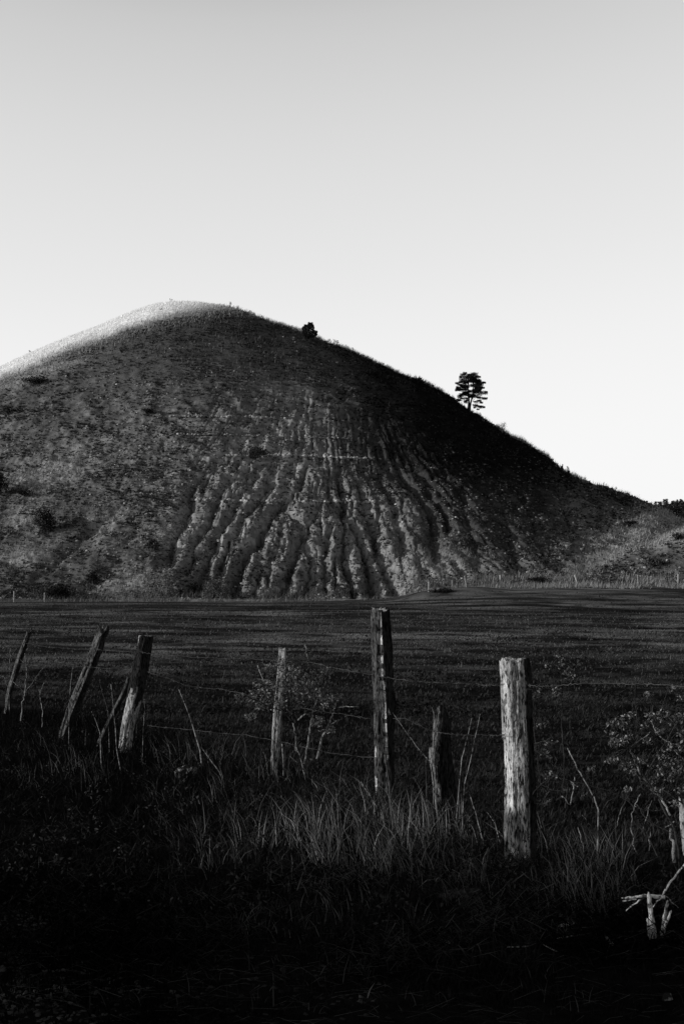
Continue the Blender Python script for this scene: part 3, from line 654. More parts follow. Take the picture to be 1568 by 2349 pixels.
# rotten stub
pT, oT = post([(1015, 1630, 22), (1013, 1660, 33), (1013, 1700, 38), (1013, 1745, 42), (1018, 1800, 42), (1025, 1880, 44)], 10.7, M_dim, M_bark,
    lambda S, FR, V: sm(-.75, -.35, S) * 1.5 - .35, 77, jag=.09, rough=.009, notch=(.2, .10, 1.0), label='short rotten fence stub between the tallest and the thickest post',
    sub=[('lichen_patch', M_lichen, lambda S, FR, V: np.exp(-((V - 1735) / 18.) ** 2) * 1.6 * sm(-.1, -.6, S) - .55, .016)])
P = [wp(u, v, 10.62) for u, v in ((1009, 1632), (1003, 1665), (1001, 1700), (995, 1722), (994, 1745), (1000, 1775), (1007, 1810), (1016, 1845), (1030, 1878))]
V, T, C = tube(wiggle(P, 4, .004), np.interp(np.arange(33), [0, 10, 20, 32], [.010, .014, .015, .008]), 7); link('loose_splinter', npmesh('loose_splinter', rel(V, oT), T, None, True), M_dim, pT)
# broken stake at the right edge
pE, oE = post([(1566, 1846, 18), (1572, 1880, 28), (1578, 1930, 30), (1584, 2010, 32)], 8.9, M_mid, M_wood_d, lambda S, FR, V: sm(.1, .5, S) * 1.4 - .5, 83, seg=28, rings=50, jag=.08, rough=.006,
    label='broken pale stake cut by the right edge of the picture', notch=(6.0, .09, .9), name='broken_stake', cat='broken stake', group=None)

# ============================================================ fence wires
def wire(uvY, label, barbs=True, rad=.0016):
    P0 = np.array([wp(*q) for q in uvY]); out = []
    for i in range(len(P0) - 1):
        n = 14
        for k in range(n):
            f = k / n; p = P0[i] * (1 - f) + P0[i + 1] * f; L = np.linalg.norm(P0[i + 1] - P0[i]); p = p + np.array([0, 0, -.012 * L * 4 * f * (1 - f) * .5]) + rng.normal(size=3) * .0025
            out.append(p)
    out.append(P0[-1]); P = np.array(out); org = P[0].copy()
    sets = [tube(P, rad, 5)]
    if barbs:
        L = np.concatenate([[0], np.cumsum(np.linalg.norm(np.diff(P, axis=0), axis=1))])
        for s_ in np.arange(.06, L[-1], .11):
            c = np.array([np.interp(s_, L, P[:, k]) for k in range(3)])
            for q in range(2):
                d = rng.normal(size=3); d /= np.linalg.norm(d); sets.append(tube(np.array([c - d * .014, c + d * .014]), .0016, 3, False))
    V, T, C = stack(*sets)
    tag(link('barbed_wire', npmesh('barbed_wire', rel(V, org), T), M_wire), label, 'wire', 'barbed wire strands of the old fence').location = org
wire([(-60, 1464, 19.5), (0, 1470, 18.8), (62, 1476, 18.1), (213, 1489, 15.1), (318, 1494, 13.85), (353, 1501, 13.6), (564, 1511, 12.7), (640, 1515, 12.3), (713, 1519, 12), (849, 1547, 11.02), (900, 1556, 10.7), (1066, 1568, 9.4), (1150, 1571, 8.36)], 'highest barbed wire strand, running along the left and middle posts')
wire([(1208, 1572, 8.34), (1250, 1574, 8.1), (1330, 1568, 7.8), (1420, 1567, 7.5), (1500, 1570, 7.3), (1640, 1578, 7.0)], 'taut barbed wire strand running right from the thick pale post')
wire([(-60, 1519, 19.4), (0, 1522, 18.7), (48, 1523, 18.1), (155, 1527, 16), (195, 1528, 15.2), (306, 1535, 13.8)], 'short barbed wire strand below the highest, between the left posts')
wire([(338, 1541, 13.7), (385, 1556, 13.5), (432, 1574, 13.3), (500, 1580, 12.9), (564, 1592, 12.6), (640, 1612, 12.2), (740, 1632, 11.6), (805, 1641, 11.2), (852, 1650, 10.95)], 'sagging barbed wire strand from the bark topped post to the tallest')
wire([(900, 1648, 10.9), (930, 1648, 10.8), (989, 1676, 10.6), (1040, 1684, 10.2), (1100, 1685, 9.2), (1152, 1686, 8.33)], 'lower barbed wire strand between tallest and thickest posts')
wire([(340, 1664, 13.6), (420, 1672, 13.2), (564, 1686, 12.6), (640, 1700, 12.2), (780, 1730, 11.4), (865, 1738, 10.9)], 'lowest barbed wire strand, half hidden behind the bramble')

# ============================================================ branches, shrubs, stems
def tw(u, v, Y): return np.array(wp(u, v, Y))
def branch_set(lines, Y, k=.34, o=(533, 1380), dep=.12, r=None, fwd=0):
    r = r or np.random.default_rng(5); out = []
    for ln in lines:
        pts, r0, r1 = ln; dd = r.uniform(-dep, dep)
        P = np.array([tw(o[0] + a * k, o[1] + b_ * k, Y + dd * (.3 + i / len(pts)) - fwd) for i, (a, b_) in enumerate(pts)])
        Q = wiggle(P, 4, .0035, r); out.append(tube(Q, np.linspace(r0, r1, len(Q)) * .66, 6))
    return stack(*out)
def shrub_fg(name, org, label, cat, lines, Y, k, o, m1, leafC=None, leafN=0, leafsize=.03, tone=(.02, .12), group=None, lines2=None, m2=None, dep=.12, seed=5):
    r = np.random.default_rng(seed)
    z = float(gz(np.array([org[0]]), np.array([org[1]]))[0]); org = np.array([org[0], org[1], z]); root = empty(name, org, label, cat, group)
    V, T, C = branch_set(lines, Y, k, o, dep, r); link('branches', npmesh('branches', rel(V, org), T, None, True), m1, root)
    VB = V
    if lines2:
        V, T, C = branch_set(lines2, Y, k, o, dep, r); link('dark_branches', npmesh('dark_branches', rel(V, org), T, None, True), m2, root)
    if leafC:
        cc = [tw(o[0] + a * k, o[1] + b_ * k, Y + r.uniform(-dep, dep)) for a, b_, q in leafC]; rr = [np.array([q * k / F * Y, q * k / F * Y * .9, q * k / F * Y * .7]) for a, b_, q in leafC]
        tws = []
        for c_ in cc:
            kq = int(np.argmin(np.linalg.norm(VB - c_, axis=1))); e_ = VB[kq]
            if np.linalg.norm(e_ - c_) < .5: tws.append(tube(wiggle([e_, (e_ + c_) / 2 + r.normal(size=3) * .012, c_ + r.normal(size=3) * .02], 3, .002, r), [.003, .003, .0025, .0025, .002, .002, .0015], 4))
            for q_ in range(2): d_ = r.normal(size=3) * .035; tws.append(tube(np.array([c_ - d_, c_, c_ + d_ * .8]), .0015, 3))
        V, T, C = stack(*tws); link('fine_twigs', npmesh('fine_twigs', rel(V, org), T), M_twig_d, root)
        V, T, C = leafcloud(cc, [q * 1.45 for q in rr], leafN, leafsize, tone, r, gauss=True); link('leaves', npmesh('leaves', rel(V, org), T, C), M_leaf, root)
    return root
# leafy hawthorn scrub growing round the pale stake (survey close-up 4)
L1 = [([(570, 1060), (600, 930), (640, 850), (675, 770), (690, 720), (700, 630)], .017, .006), ([(665, 830), (730, 790), (805, 755)], .009, .004), ([(690, 718), (760, 712), (850, 710)], .008, .003),
 ([(630, 870), (580, 870)], .008, .004), ([(480, 1110), (505, 980), (520, 880), (535, 790), (545, 720), (585, 620), (600, 590)], .013, .006),
 ([(440, 800), (500, 755)], .011, .008), ([(430, 1010), (425, 900), (410, 820)], .011, .007), ([(345, 1180), (335, 960)], .010, .007), ([(170, 430), (240, 590)], .007, .005), ([(488, 290), (515, 400)], .009, .005),
 ([(380, 1040), (440, 1090)], .006, .003), ([(640, 890), (670, 880), (665, 850)], .006, .003), ([(380, 1330), (360, 1420), (335, 1560)], .016, .006), ([(500, 1250), (470, 1100), (430, 980)], .006, .004)]
L2 = [([(410, 815), (340, 740), (230, 700), (130, 650), (20, 615)], .010, .004), ([(410, 815), (400, 700), (395, 560), (380, 450)], .008, .004), ([(600, 590), (560, 500), (540, 480), (515, 400)], .008, .004), ([(600, 590), (620, 500), (620, 440)], .006, .003),
 ([(535, 780), (470, 640), (440, 520)], .006, .003), ([(340, 740), (280, 620), (240, 590)], .006, .003), ([(515, 360), (565, 315)], .005, .003), ([(230, 700), (160, 600)], .004, .002), ([(700, 630), (760, 560)], .004, .002), ([(300, 1130), (340, 900), (330, 700)], .007, .004),
 ([(540, 800), (545, 1100)], .005, .003)]
lc = [(a, b_, q) for a, b_, q in [(330, 430, 40), (390, 470, 45), (300, 540, 50), (200, 570, 45), (350, 610, 60), (150, 640, 40), (60, 650, 30), (430, 560, 55), (520, 520, 45), (540, 600, 50), (600, 500, 40), (640, 470, 30), (480, 660, 50), (400, 700, 50), (580, 650, 45),
 (640, 680, 35), (700, 650, 30), (260, 640, 50), (300, 700, 45), (120, 780, 25), (560, 740, 40), (450, 480, 35), (250, 450, 30), (660, 860, 20), (570, 810, 30), (200, 700, 30)]]
shrub_fg('hawthorn_shrub', (-.42, 12.0), 'leafy hawthorn shrub with bare pale stems around the slim stake', 'shrub', L1, 11.9, .34, (533, 1380), M_twig, lc, 100, .028, (.02, .18), lines2=L2, m2=M_twig_d, dep=.15, seed=15)
# bramble and saplings on the right (close-up 5)
RB = [([(1280, 990), (1230, 880), (1200, 815)], .009, .006), ([(1215, 790), (1290, 740), (1350, 690)], .006, .004), ([(1340, 620), (1365, 670), (1400, 720), (1480, 790), (1570, 890)], .005, .005),
 ([(1340, 1080), (1400, 1130), (1450, 1200), (1475, 1260)], .011, .009), ([(1480, 1350), (1490, 1440), (1500, 1580)], .014, .014), ([(1250, 1520), (1225, 1460), (1210, 1350), (1215, 1250), (1240, 1180), (1290, 1090)], .005, .004),
 ([(1130, 1500), (1090, 1470), (1040, 1425)], .016, .008), ([(800, 1190), (820, 1080), (828, 1000)], .006, .003), ([(740, 1130), (800, 1190)], .006, .004), ([(850, 1340), (880, 1460), (900, 1580)], .004, .004), ([(1350, 1160), (1290, 1350)], .004, .003),
 ([(1240, 1200), (1300, 1225), (1410, 1225)], .004, .003), ([(1110, 1340), (1130, 1260), (1150, 1200)], .003, .002), ([(1340, 1350), (1330, 1500)], .004, .003), ([(880, 1260), (940, 1330)], .004, .003), ([(1500, 1300), (1440, 1340)], .005, .003)]
RB2 = [([(1540, 1640), (1500, 1350), (1380, 1120), (1300, 1000), (1230, 900)], .012, .007), ([(1300, 1000), (1400, 820), (1480, 700), (1560, 560)], .007, .004), ([(1200, 800), (1130, 830), (1080, 860)], .004, .003), ([(1450, 1640), (1220, 1190), (1100, 1110), (900, 1050), (740, 1010)], .007, .003),
 ([(1560, 1180), (1440, 1100), (1350, 1060)], .007, .005), ([(1200, 800), (1180, 680), (1200, 600)], .005, .003), ([(1570, 780), (1500, 640), (1440, 560)], .005, .003), ([(1240, 370), (1246, 640), (1240, 760)], .003, .003), ([(1240, 1180), (1320, 1300), (1570, 1420)], .005, .003)]
rc = [(1140, 620, 30), (1150, 655, 22), (1080, 640, 22), (1075, 710, 28), (1200, 580, 26), (1090, 770, 24), (1060, 890, 26), (1100, 880, 20), (1130, 770, 26), (1180, 740, 24), (1330, 575, 18), (1350, 600, 20), (1420, 600, 26), (1400, 690, 20), (1430, 560, 26), (1520, 610, 34), (1540, 600, 30), (1300, 660, 20),
 (1500, 900, 30), (1520, 960, 34), (1560, 960, 26), (1480, 800, 22), (1550, 790, 30), (1330, 440, 20), (1490, 400, 24), (1550, 470, 26), (1380, 1100, 28), (1310, 1040, 26), (1360, 1020, 24), (1290, 900, 22), (1180, 930, 30), (1240, 960, 30), (1180, 1090, 20), (1320, 760, 22), (1560, 700, 26), (1430, 900, 30), (1400, 960, 30), (1420, 840, 26), (1540, 1080, 30), (1480, 1000, 30), (1500, 1180, 24)]
shrub_fg('bramble_thicket', (1.95, 8.0), 'tangled bramble thicket with small leaves at the right edge', 'bramble', RB, 8.0, .34, (1035, 1442), M_twig, rc, 34, .022, (.02, .20), lines2=RB2, m2=M_twig_d, dep=.25, seed=25)
S2 = [([(745, 1100), (760, 900), (750, 700), (742, 480), (738, 300), (722, 165)], .005, .003), ([(765, 585), (720, 540), (695, 515)], .004, .002), ([(745, 470), (790, 500)], .003, .002), ([(740, 320), (700, 290), (640, 250)], .003, .002)]
shrub_fg('leafy_sapling', (1.05, 8.2), 'slender leafy sapling just right of the thick pale post', 'sapling', S2, 8.15, .34, (1035, 1442), M_twig_d, [(725, 185, 18), (745, 215, 14), (730, 260, 20), (770, 290, 20), (800, 320, 20), (640, 265, 20), (655, 240, 14), (700, 430, 22), (720, 405, 20), (800, 270, 16), (690, 400, 16)], 9, .028, (.04, .22), dep=.06, seed=35)
S3 = [([(545, 1120), (600, 1050), (590, 960), (560, 700), (550, 480), (580, 420)], .004, .003), ([(600, 1050), (700, 1090), (800, 1110)], .003, .002), ([(590, 960), (640, 940), (700, 970)], .003, .002)]
shrub_fg('low_bramble', (.98, 8.5), 'low bramble sprig trailing at the foot of the thick pale post', 'bramble', S3, 8.3, .34, (1035, 1442), M_twig_d, [(580, 420, 16), (555, 470, 14), (600, 400, 10), (640, 990, 20), (670, 970, 18), (700, 1000, 16), (640, 1160, 16), (625, 1190, 14), (650, 780, 18), (690, 770, 14), (620, 830, 20), (600, 650, 18), (640, 640, 14), (660, 850, 18), (770, 1080, 14), (830, 1050, 16), (930, 950, 16), (960, 940, 12), (890, 1110, 12)], 9, .024, (.03, .22), dep=.1, seed=45)
# bare saplings, far left (close-up 3)
def bare(lines, org, label, Y, k=.36, o=(0, 1380), m=M_twig, grp='bare saplings at the left edge', seed=9):
    r = np.random.default_rng(seed); z = float(gz(np.array([org[0]]), np.array([org[1]]))[0]); org = np.array([org[0], org[1], z])
    V, T, C = branch_set(lines, Y, k, o, .06, r); ob = link('bare_sapling', npmesh('bare_sapling', rel(V, org), T, None, True), m); ob.location = org; tag(ob, label, 'sapling', grp)
bare([([(135, 760), (145, 640), (160, 580), (168, 500), (172, 430), (158, 330)], .010, .003), ([(160, 580), (200, 530), (240, 470), (300, 400)], .004, .002), ([(160, 580), (120, 545), (85, 510)], .003, .002), ([(165, 345), (178, 360)], .003, .002), ([(150, 390), (125, 365)], .003, .002)], (-2.95, 13.3), 'forked pale bare sapling at the foot of the thinnest post', 13.3)
bare([([(66, 720), (55, 560), (66, 400), (70, 300)], .005, .003), ([(66, 375), (40, 355), (18, 345)], .003, .002), ([(58, 560), (30, 480), (5, 470)], .003, .002)], (-3.3, 13.8), 'straight bare sapling nearest the left edge of the picture', 13.8, seed=10)
bare([([(268, 800), (272, 700), (258, 620), (262, 560), (285, 515)], .006, .003), ([(258, 610), (250, 560)], .003, .002)], (-2.7, 13.3), 'low crooked bare sapling between thinnest post and leaning grey post', 13.3, seed=11)
# tall dry stalks
def stalk(pts, Y, label, k, o, r0=.006, grp='tall dry stalks standing among the posts', m=None):
    P = np.array([tw(o[0] + a * k, o[1] + b_ * k, Y) for a, b_ in pts]); org = P[-1].copy(); org[2] = min(org[2], float(gz(org[:1], org[1:2])[0])); P[-1] = org - [0, 0, .02]
    Q = wiggle(P, 3, .0012); V, T, C = tube(Q, np.linspace(r0 * .4, r0 * .8, len(Q)), 6); ob = link('dry_stalk', npmesh('dry_stalk', rel(V, org), T, None, True), m or M_stalk); ob.location = org; tag(ob, label, 'dry stalk', grp)
z3 = (.36, (0, 1380)); z4 = (.34, (533, 1380)); z5 = (.34, (1035, 1442)); z7 = (.5, (784, 1756))
stalk([(1140, 560), (1200, 710), (1240, 830), (1275, 950), (1290, 1010)], 12.3, 'bright straight dry stalk right of the bark topped post', *z3, r0=.008)
stalk([(1285, 930), (1350, 1020), (1400, 1090), (1440, 1160)], 11.6, 'slanting dry stalk lying below the bright straight stalk', *z3, r0=.007)
stalk([(465, 420), (452, 520), (442, 620), (440, 780)], 14.2, 'upright dry stalk just left of the leaning grey post', *z3, r0=.004)
stalk([(708, 525), (722, 660), (735, 800), (742, 930), (775, 1040)], 12.4, 'long dry stalk crossing in front of the prop pole', *z3, r0=.005)
stalk([(632, 500), (660, 600), (690, 700), (700, 800)], 13.5, 'thin dry stalk left of the prop pole, leaning left', *z3, r0=.003)
stalk([(920, 620), (922, 700), (915, 800), (905, 920)], 13.0, 'faint dry stalk right of the stripped post foot', *z3, r0=.003)
stalk([(585, 700), (620, 780), (640, 850), (650, 930)], 12.7, 'short dry stalk behind the prop pole foot', *z3, r0=.005)
stalk([(1080, 750), (1150, 850), (1240, 975), (1330, 1080), (1360, 1280), (1385, 1480)], 9.9, 'long bent dry stalk leaning from the tallest post to the rotten stub', *z4, r0=.005)
stalk([(1345, 715), (1358, 760), (1358, 940), (1352, 1060)], 10.3, 'thin upright dry stalk touching the left side of the rotten stub', *z4, r0=.004)
stalk([(865, 1215), (930, 1320), (1000, 1430), (1040, 1510)], 9.6, 'slanting dry stalk in the grass below the tallest post', *z4, r0=.005)
stalk([(135, 605), (110, 720), (70, 870), (20, 1050)], 9.4, 'left one of two crossing dry stalks beside the rotten stub', *z5, r0=.004)
stalk([(192, 575), (160, 730), (125, 900), (85, 1050), (65, 1130)], 9.2, 'right one of two dry stalks between stub and thick pale post', *z5, r0=.004)
stalk([(122, 1120), (160, 1240), (190, 1350), (228, 1460)], 8.9, 'bent dry stalk low beside the thick pale post', *z5, r0=.005)
stalk([(780, 805), (850, 950), (900, 1030), (960, 1140), (990, 1225), (985, 1380), (978, 1580)], 7.9, 'long arching pale stalk right of the thick pale post', *z5, r0=.007)
stalk([(240, 1240), (290, 1310), (350, 1390)], 8.8, 'short slanting dry stalk at the thick pale post', *z5, r0=.004)
# torn pale branch lying in the verge, lower right (close-up 7)
def gY(u, v):
    ys = np.linspace(4, 16, 1200); z = gz((u - CX) / F * ys, ys); return float(ys[int(np.argmax(EYE + (HZ - v) / F * ys <= z))])
Y7 = gY(784 + 1425 * .5, 1756 + 795 * .5)
o7 = np.array(wp(784 + 1430 * .5, 1756 + 790 * .5, Y7)); o7[2] = float(gz(o7[:1], o7[1:2])[0])
rt = empty('broken_branch', o7, 'torn white branch with splintered legs standing in dark grass', 'broken branch')
def p7(ls, r0, r1, nm, Y=Y7, m=None, wig=.0012):
    P = np.array([tw(784 + a * .5, 1756 + b_ * .5, Y + q) for a, b_, q in ls]); Q = wiggle(P, 4, wig); q_ = np.linspace(r0, r1, len(Q)) * .8 * (1 + .25 * (vn(np.arange(len(Q)) * .9, np.zeros(len(Q)), len(Q)) - .5)); q_[0] *= .35; V, T, C = tube(Q, q_, 9); V = V + (vn(V[:, 0] * 160, V[:, 2] * 45, 3) - .5)[:, None] * .004
    link(nm, npmesh(nm, rel(V, o7), T, None, True), m or M_white, rt)
p7([(1280, 607, 0), (1340, 605, 0), (1400, 597, 0), (1480, 603, 0)], .006, .011, 'top_bar'); 
p7([(1405, 580, -.02), (1412, 640, -.02), (1418, 700, 0), (1425, 790, 0)], .010, .019, 'stem')
p7([(1490, 620, 0), (1480, 690, .03), (1462, 790, .05)], .008, .010, 'side_stem'); p7([(1508, 665, 0), (1490, 710, 0), (1468, 780, 0)], .007, .008, 'side_stem')
p7([(1398, 700, 0), (1404, 745, 0), (1410, 800, 0)], .007, .009, 'side_stem'); p7([(1370, 615, 0), (1330, 640, 0), (1302, 665, -.03)], .005, .003, 'twig')
p7([(1467, 595, .02), (1500, 540, .03), (1540, 490, .03), (1580, 440, .03), (1640, 380, .03)], .007, .005, 'long_twig'); p7([(1480, 605, 0), (1440, 625, 0), (1425, 650, 0)], .004, .003, 'twig'); p7([(1285, 622, 0), (1310, 620, 0), (1350, 612, 0)], .004, .003, 'twig')
p7([(1484, 600, 0), (1510, 625, .02), (1540, 655, .02)], .004, .002, 'twig', m=M_twig)
# wood chips
def chip(a, b_, Y, L, label, tilt=0.1, wd=.018, mt_=None):
    Y = gY(784 + a * .5, 1756 + b_ * .5) - .03; c = tw(784 + a * .5, 1756 + b_ * .5, Y) + [0, 0, .008]; P = np.array([c - [L / 2, 0, L / 2 * tilt], c, c + [L / 2, .01, L / 2 * tilt]]); V, T, C = tube(P, [wd * .25, wd * .5, wd * .3], 6)
    c2 = c.copy(); ob = link('wood_chip', npmesh('wood_chip', rel(V, c2), T, None, True), mt_ or M_white); ob.location = c2; tag(ob, label, 'wood chip', 'pale wood chips and sticks in the dark grass')
chip(1025, 738, 7.0, .082, 'bright wood chip in the grass left of the torn branch', .2, .022)
chip(487, 818, 6.6, .075, 'small pale stick below the low stone', -.25, .016, M_wood)
chip(1232, 820, 6.6, .045, 'tiny pale chip directly left below the torn branch', -1.2, .018, M_wood)
chip(805, 840, 6.5, .10, 'long thin dull stick lying between low stone and torn branch', .02, .008, M_wood)
chip(1035, 793, 6.6, .11, 'dull stick lying just under the bright chip', .15, .008, M_wood)
chip(965, 852, 6.5, .09, 'dull stick slanting down below the bright chip', -.5, .007, M_wood)
# stones
def rock(u, v, Y, sx, sz_, label, tn, seed, squash=.5, sink=.02, m=None):
    me = bpy.data.meshes.new('rock'); import bmesh
    bm = bmesh.new(); bmesh.ops.create_icosphere(bm, subdivisions=4, radius=1)
    for vv_ in bm.verts:
        p = vv_.co; n = float(fbm(np.array([p.x * 1.6 + seed]), np.array([p.y * 1.6 + p.z * 2.1]), seed, 4)[0]); p *= .75 + .55 * n
        p.x *= sx; p.y *= sx * .8; p.z *= sz_
    bm.to_mesh(me); bm.free()
    for f in me.polygons: f.use_smooth = True
    x = (u - CX) / F * Y; ob = link('stone', me, m or M_rock); ob.location = (x, Y, float(gz(np.array([x]), np.array([Y]))[0]) + sz_ * .5 - sink); tag(ob, label, 'stone'); return ob
m, nt, b = mat('lichen_stone', .95)
nt.links.new(rmp(nt, noise(nt, 22, 5), .50, .60, .012, .14), b.inputs['Base Color']); bump(nt, b, noise(nt, 30, 5), .6, .01); M_rock = m
m, nt, b = mat('dark_stone', .95)
nt.links.new(rmp(nt, noise(nt, 40, 6), .35, .65, .008, .03), b.inputs['Base Color']); bump(nt, b, noise(nt, 60, 5), .6, .006); M_rock2 = m
rock(430, 1800, 11.9, .10, .06, 'lichen spotted stone half buried in grass below bright stalk', .2, 3, sink=-.03)
rock(1060, 2085, 7.45, .13, .045, 'low dark rounded stone in grass, left below the thick post', .05, 5, m=M_rock2, sink=0)
rock(1529, 2310, 5.75, .022, .03, 'small pale stone in the lower right corner', .2, 8)

# hedge added out of view on the left to shade the verge
hr = np.random.default_rng(77)
hroot = empty('shade_hedge', (-9.2, -1, -.2), 'unseen added hedge beside the track, outside the left edge', 'shade_hedge')
C_, R_ = [], []
for yy in np.arange(-9, 6.3, .55):
    for q in range(3):
        C_.append((-9.2 + hr.uniform(-.3, .3), yy + hr.uniform(-.2, .2), .45 + q * .90)); R_.append((.65, .55, .65))
V, T, C = leafcloud(C_, R_, 330, .16, (.02, .05), hr, hollow=.2, asp=.8)
link('foliage', npmesh('foliage', V - np.array([-9.2, -1, -.2]), T, C), M_leaf, hroot)
sets = [tube(wiggle([(-9.2, yy, -.3), (-9.2 + hr.uniform(-.2, .2), yy, 1.0), (-9.2, yy + .2, 2.5)], 4, .03, hr), [.05] * 5 + [.03] * 4, 6) for yy in np.arange(-9, 5.2, .7)]
V, T, C = stack(*sets); link('stems', npmesh('stems', V - np.array([-9.2, -1, -.2]), T), M_trunk, hroot)

# ============================================================ trees and bushes on the hill
def clumps(zp, o, k, Y, depth, r, jit=.3):
    C_, R_ = [], []
    for a, b_, ra, rb in zp:
        c = tw(o[0] + a * k, o[1] + b_ * k, Y); s_ = k / F * Y
        C_.append(c + np.array([0, r.uniform(-depth, depth) * (.4 + .6 * math.sin(min(1, max(0, ra * s_)) * 3)), 0])); R_.append((ra * s_, max(ra, rb) * s_ * .9, rb * s_))
    return C_, R_
tr = np.random.default_rng(4); kz = .12; oz = (972, 815)
b = find(1077, 944); YT = b.y
pine = [(790, 330, 40, 25), (740, 375, 55, 25), (790, 395, 60, 22), (700, 405, 25, 15), (860, 370, 45, 25), (940, 345, 45, 28), (960, 385, 55, 28), (1050, 395, 45, 14), (900, 400, 50, 30), (880, 450, 75, 35), (970, 440, 60, 30), (720, 465, 50, 28),
 (780, 480, 60, 30), (700, 500, 35, 16), (860, 500, 70, 32), (950, 500, 60, 32), (1040, 465, 45, 22), (630, 540, 40, 14), (700, 545, 60, 16), (780, 535, 50, 22), (830, 570, 50, 22), (920, 565, 60, 25), (1000, 560, 50, 25), (1090, 510, 40, 22), (1140, 530, 32, 15), (1080, 565, 55, 20),
 (650, 600, 30, 20), (700, 620, 60, 28), (780, 600, 50, 25), (640, 650, 45, 28), (620, 675, 35, 18), (700, 655, 50, 18), (990, 610, 55, 30), (1070, 600, 60, 28), (1110, 630, 40, 15), (960, 660, 40, 20), (1020, 670, 55, 25), (1100, 690, 60, 28), (800, 665, 40, 14), (860, 710, 45, 22), (960, 720, 70, 28), (1050, 730, 70, 30),
 (1150, 735, 50, 28), (1180, 715, 25, 12), (720, 730, 50, 20), (780, 760, 70, 28), (690, 780, 55, 22), (860, 755, 45, 30), (930, 760, 40, 20), (720, 810, 60, 20), (980, 820, 70, 16), (1060, 820, 50, 14), (1150, 830, 50, 18), (1190, 815, 28, 10), (640, 850, 32, 18), (670, 880, 25, 10), (780, 900, 35, 28), (820, 870, 30, 12), (800, 830, 40, 14),
 (1060, 860, 40, 14), (1100, 895, 30, 14), (1000, 875, 40, 9), (1010, 975, 45, 12), (1070, 990, 55, 20), (1130, 1005, 25, 14), (1090, 960, 30, 10), (970, 990, 20, 8), (1040, 1020, 25, 7), (1000, 940, 30, 6)]
for _q in range(52):
    a_ = tr.uniform(0, 6.28); f_ = tr.uniform(.1, 1) ** .5; p_ = (900 + 190 * f_ * math.cos(a_), 590 + 200 * f_ * math.sin(a_))
    if math.hypot(p_[0] - 885, p_[1] - 660) > 62: pine.append((p_[0], p_[1], tr.uniform(28, 55), tr.uniform(14, 26)))
pine = [(a, b_, ra * .92, rb * .88) for a, b_, ra, rb in pine]
C_, R_ = clumps(pine, oz, kz, YT, 1.5, tr)
R_ = [(a * 1.05, b_ * 1.1, c * 1.3) for a, b_, c in R_]; V, T, C = leafcloud(C_, R_, 420, .13, (.01, .02), tr, asp=.45, updir=.3, gauss=True)
org = np.array([b.x, b.y, b.z]); pt = empty('pine_tree', org, 'lone twin stemmed pine tree on the right skyline of the hill', 'pine tree')
link('crown', npmesh('crown', rel(V, org), T, C), M_dark, pt)
def zt(a, b_, dy=0): return tw(oz[0] + a * kz, oz[1] + b_ * kz, YT + dy)
tb = [tube(np.array([zt(862, 1100), zt(860, 1030), zt(852, 960), zt(856, 850), zt(850, 740), zt(835, 620), zt(850, 500), zt(870, 400)]), [.27, .22, .15, .13, .10, .08, .05, .02], 9),
      tube(np.array([zt(866, 1060), zt(870, 1010), zt(885, 930, .1), zt(905, 850, .15), zt(925, 760, .2), zt(935, 640, .2), zt(945, 500, .2), zt(945, 380, .2)]), [.22, .18, .13, .12, .10, .08, .05, .02], 9)]
for a, b_, ra, rb in pine[::2]:
    cx0 = 850 if a < 880 else 930; tb.append(tube(np.array([zt(cx0, min(b_ + 60, 940)), zt((cx0 + a) / 2, b_ + 25, tr.uniform(-.4, .4)), zt(a, b_, tr.uniform(-.6, .6))]), [.045, .03, .012], 5))
tb.append(tube(np.array([zt(888, 948), zt(940, 950), zt(990, 965), (zt(1060, 985))]), [.03, .025, .02, .01], 5))
V, T, C = stack(*tb); link('trunk', npmesh('trunk', rel(V, org), T, None, True), M_trunk, pt)
# dark young pine on the upper ridge
k2 = .08; o2 = (658.6, 708.7)
b = find(708, 779); YB = b.y
bush = [(620, 440, 14, 28), (660, 440, 30, 25), (690, 470, 35, 35), (640, 500, 40, 45), (730, 510, 25, 28), (570, 500, 30, 30), (520, 520, 25, 30), (600, 560, 60, 50), (690, 570, 50, 50), (740, 600, 20, 12), (500, 570, 40, 30), (450, 600, 22, 28), (540, 630, 90, 60), (640, 660, 90, 60), (480, 660, 50, 50),
 (750, 680, 40, 40), (800, 680, 50, 40), (845, 670, 20, 18), (720, 730, 80, 50), (810, 740, 40, 35), (845, 760, 20, 12), (600, 740, 110, 60), (500, 740, 50, 50), (700, 790, 100, 40), (590, 810, 90, 45), (760, 560, 12, 20)]
bush = [(a, b_ - 18, ra * (1.35 if b_ < 620 else 1), rb * 1.3) for a, b_, ra, rb in bush]; C_, R_ = clumps(bush, o2, k2, YB - .6, .7, tr)
V, T, C = leafcloud(C_, R_, 520, .14, (.008, .018), tr, asp=.4, updir=1, gauss=True)
org = np.array([b.x, b.y, b.z]); bt = empty('young_pine', org, 'dark bushy young pine on the upper right skyline of the hill', 'pine tree')
link('crown', npmesh('crown', rel(V, org), T, C), M_dark, bt)
def zb2(a, b_): return tw(o2[0] + a * k2, o2[1] + b_ * k2, YB)
V, T, C = stack(*[tube(np.array([zb2(640, 900), zb2(640, 700), zb2(a, b_)]), [.09, .06, .02], 6) for a, b_ in ((650, 430), (560, 480), (740, 500), (450, 600), (830, 680), (800, 750), (620, 440))])
link('trunk', npmesh('trunk', rel(V, org), T), M_trunk, bt)

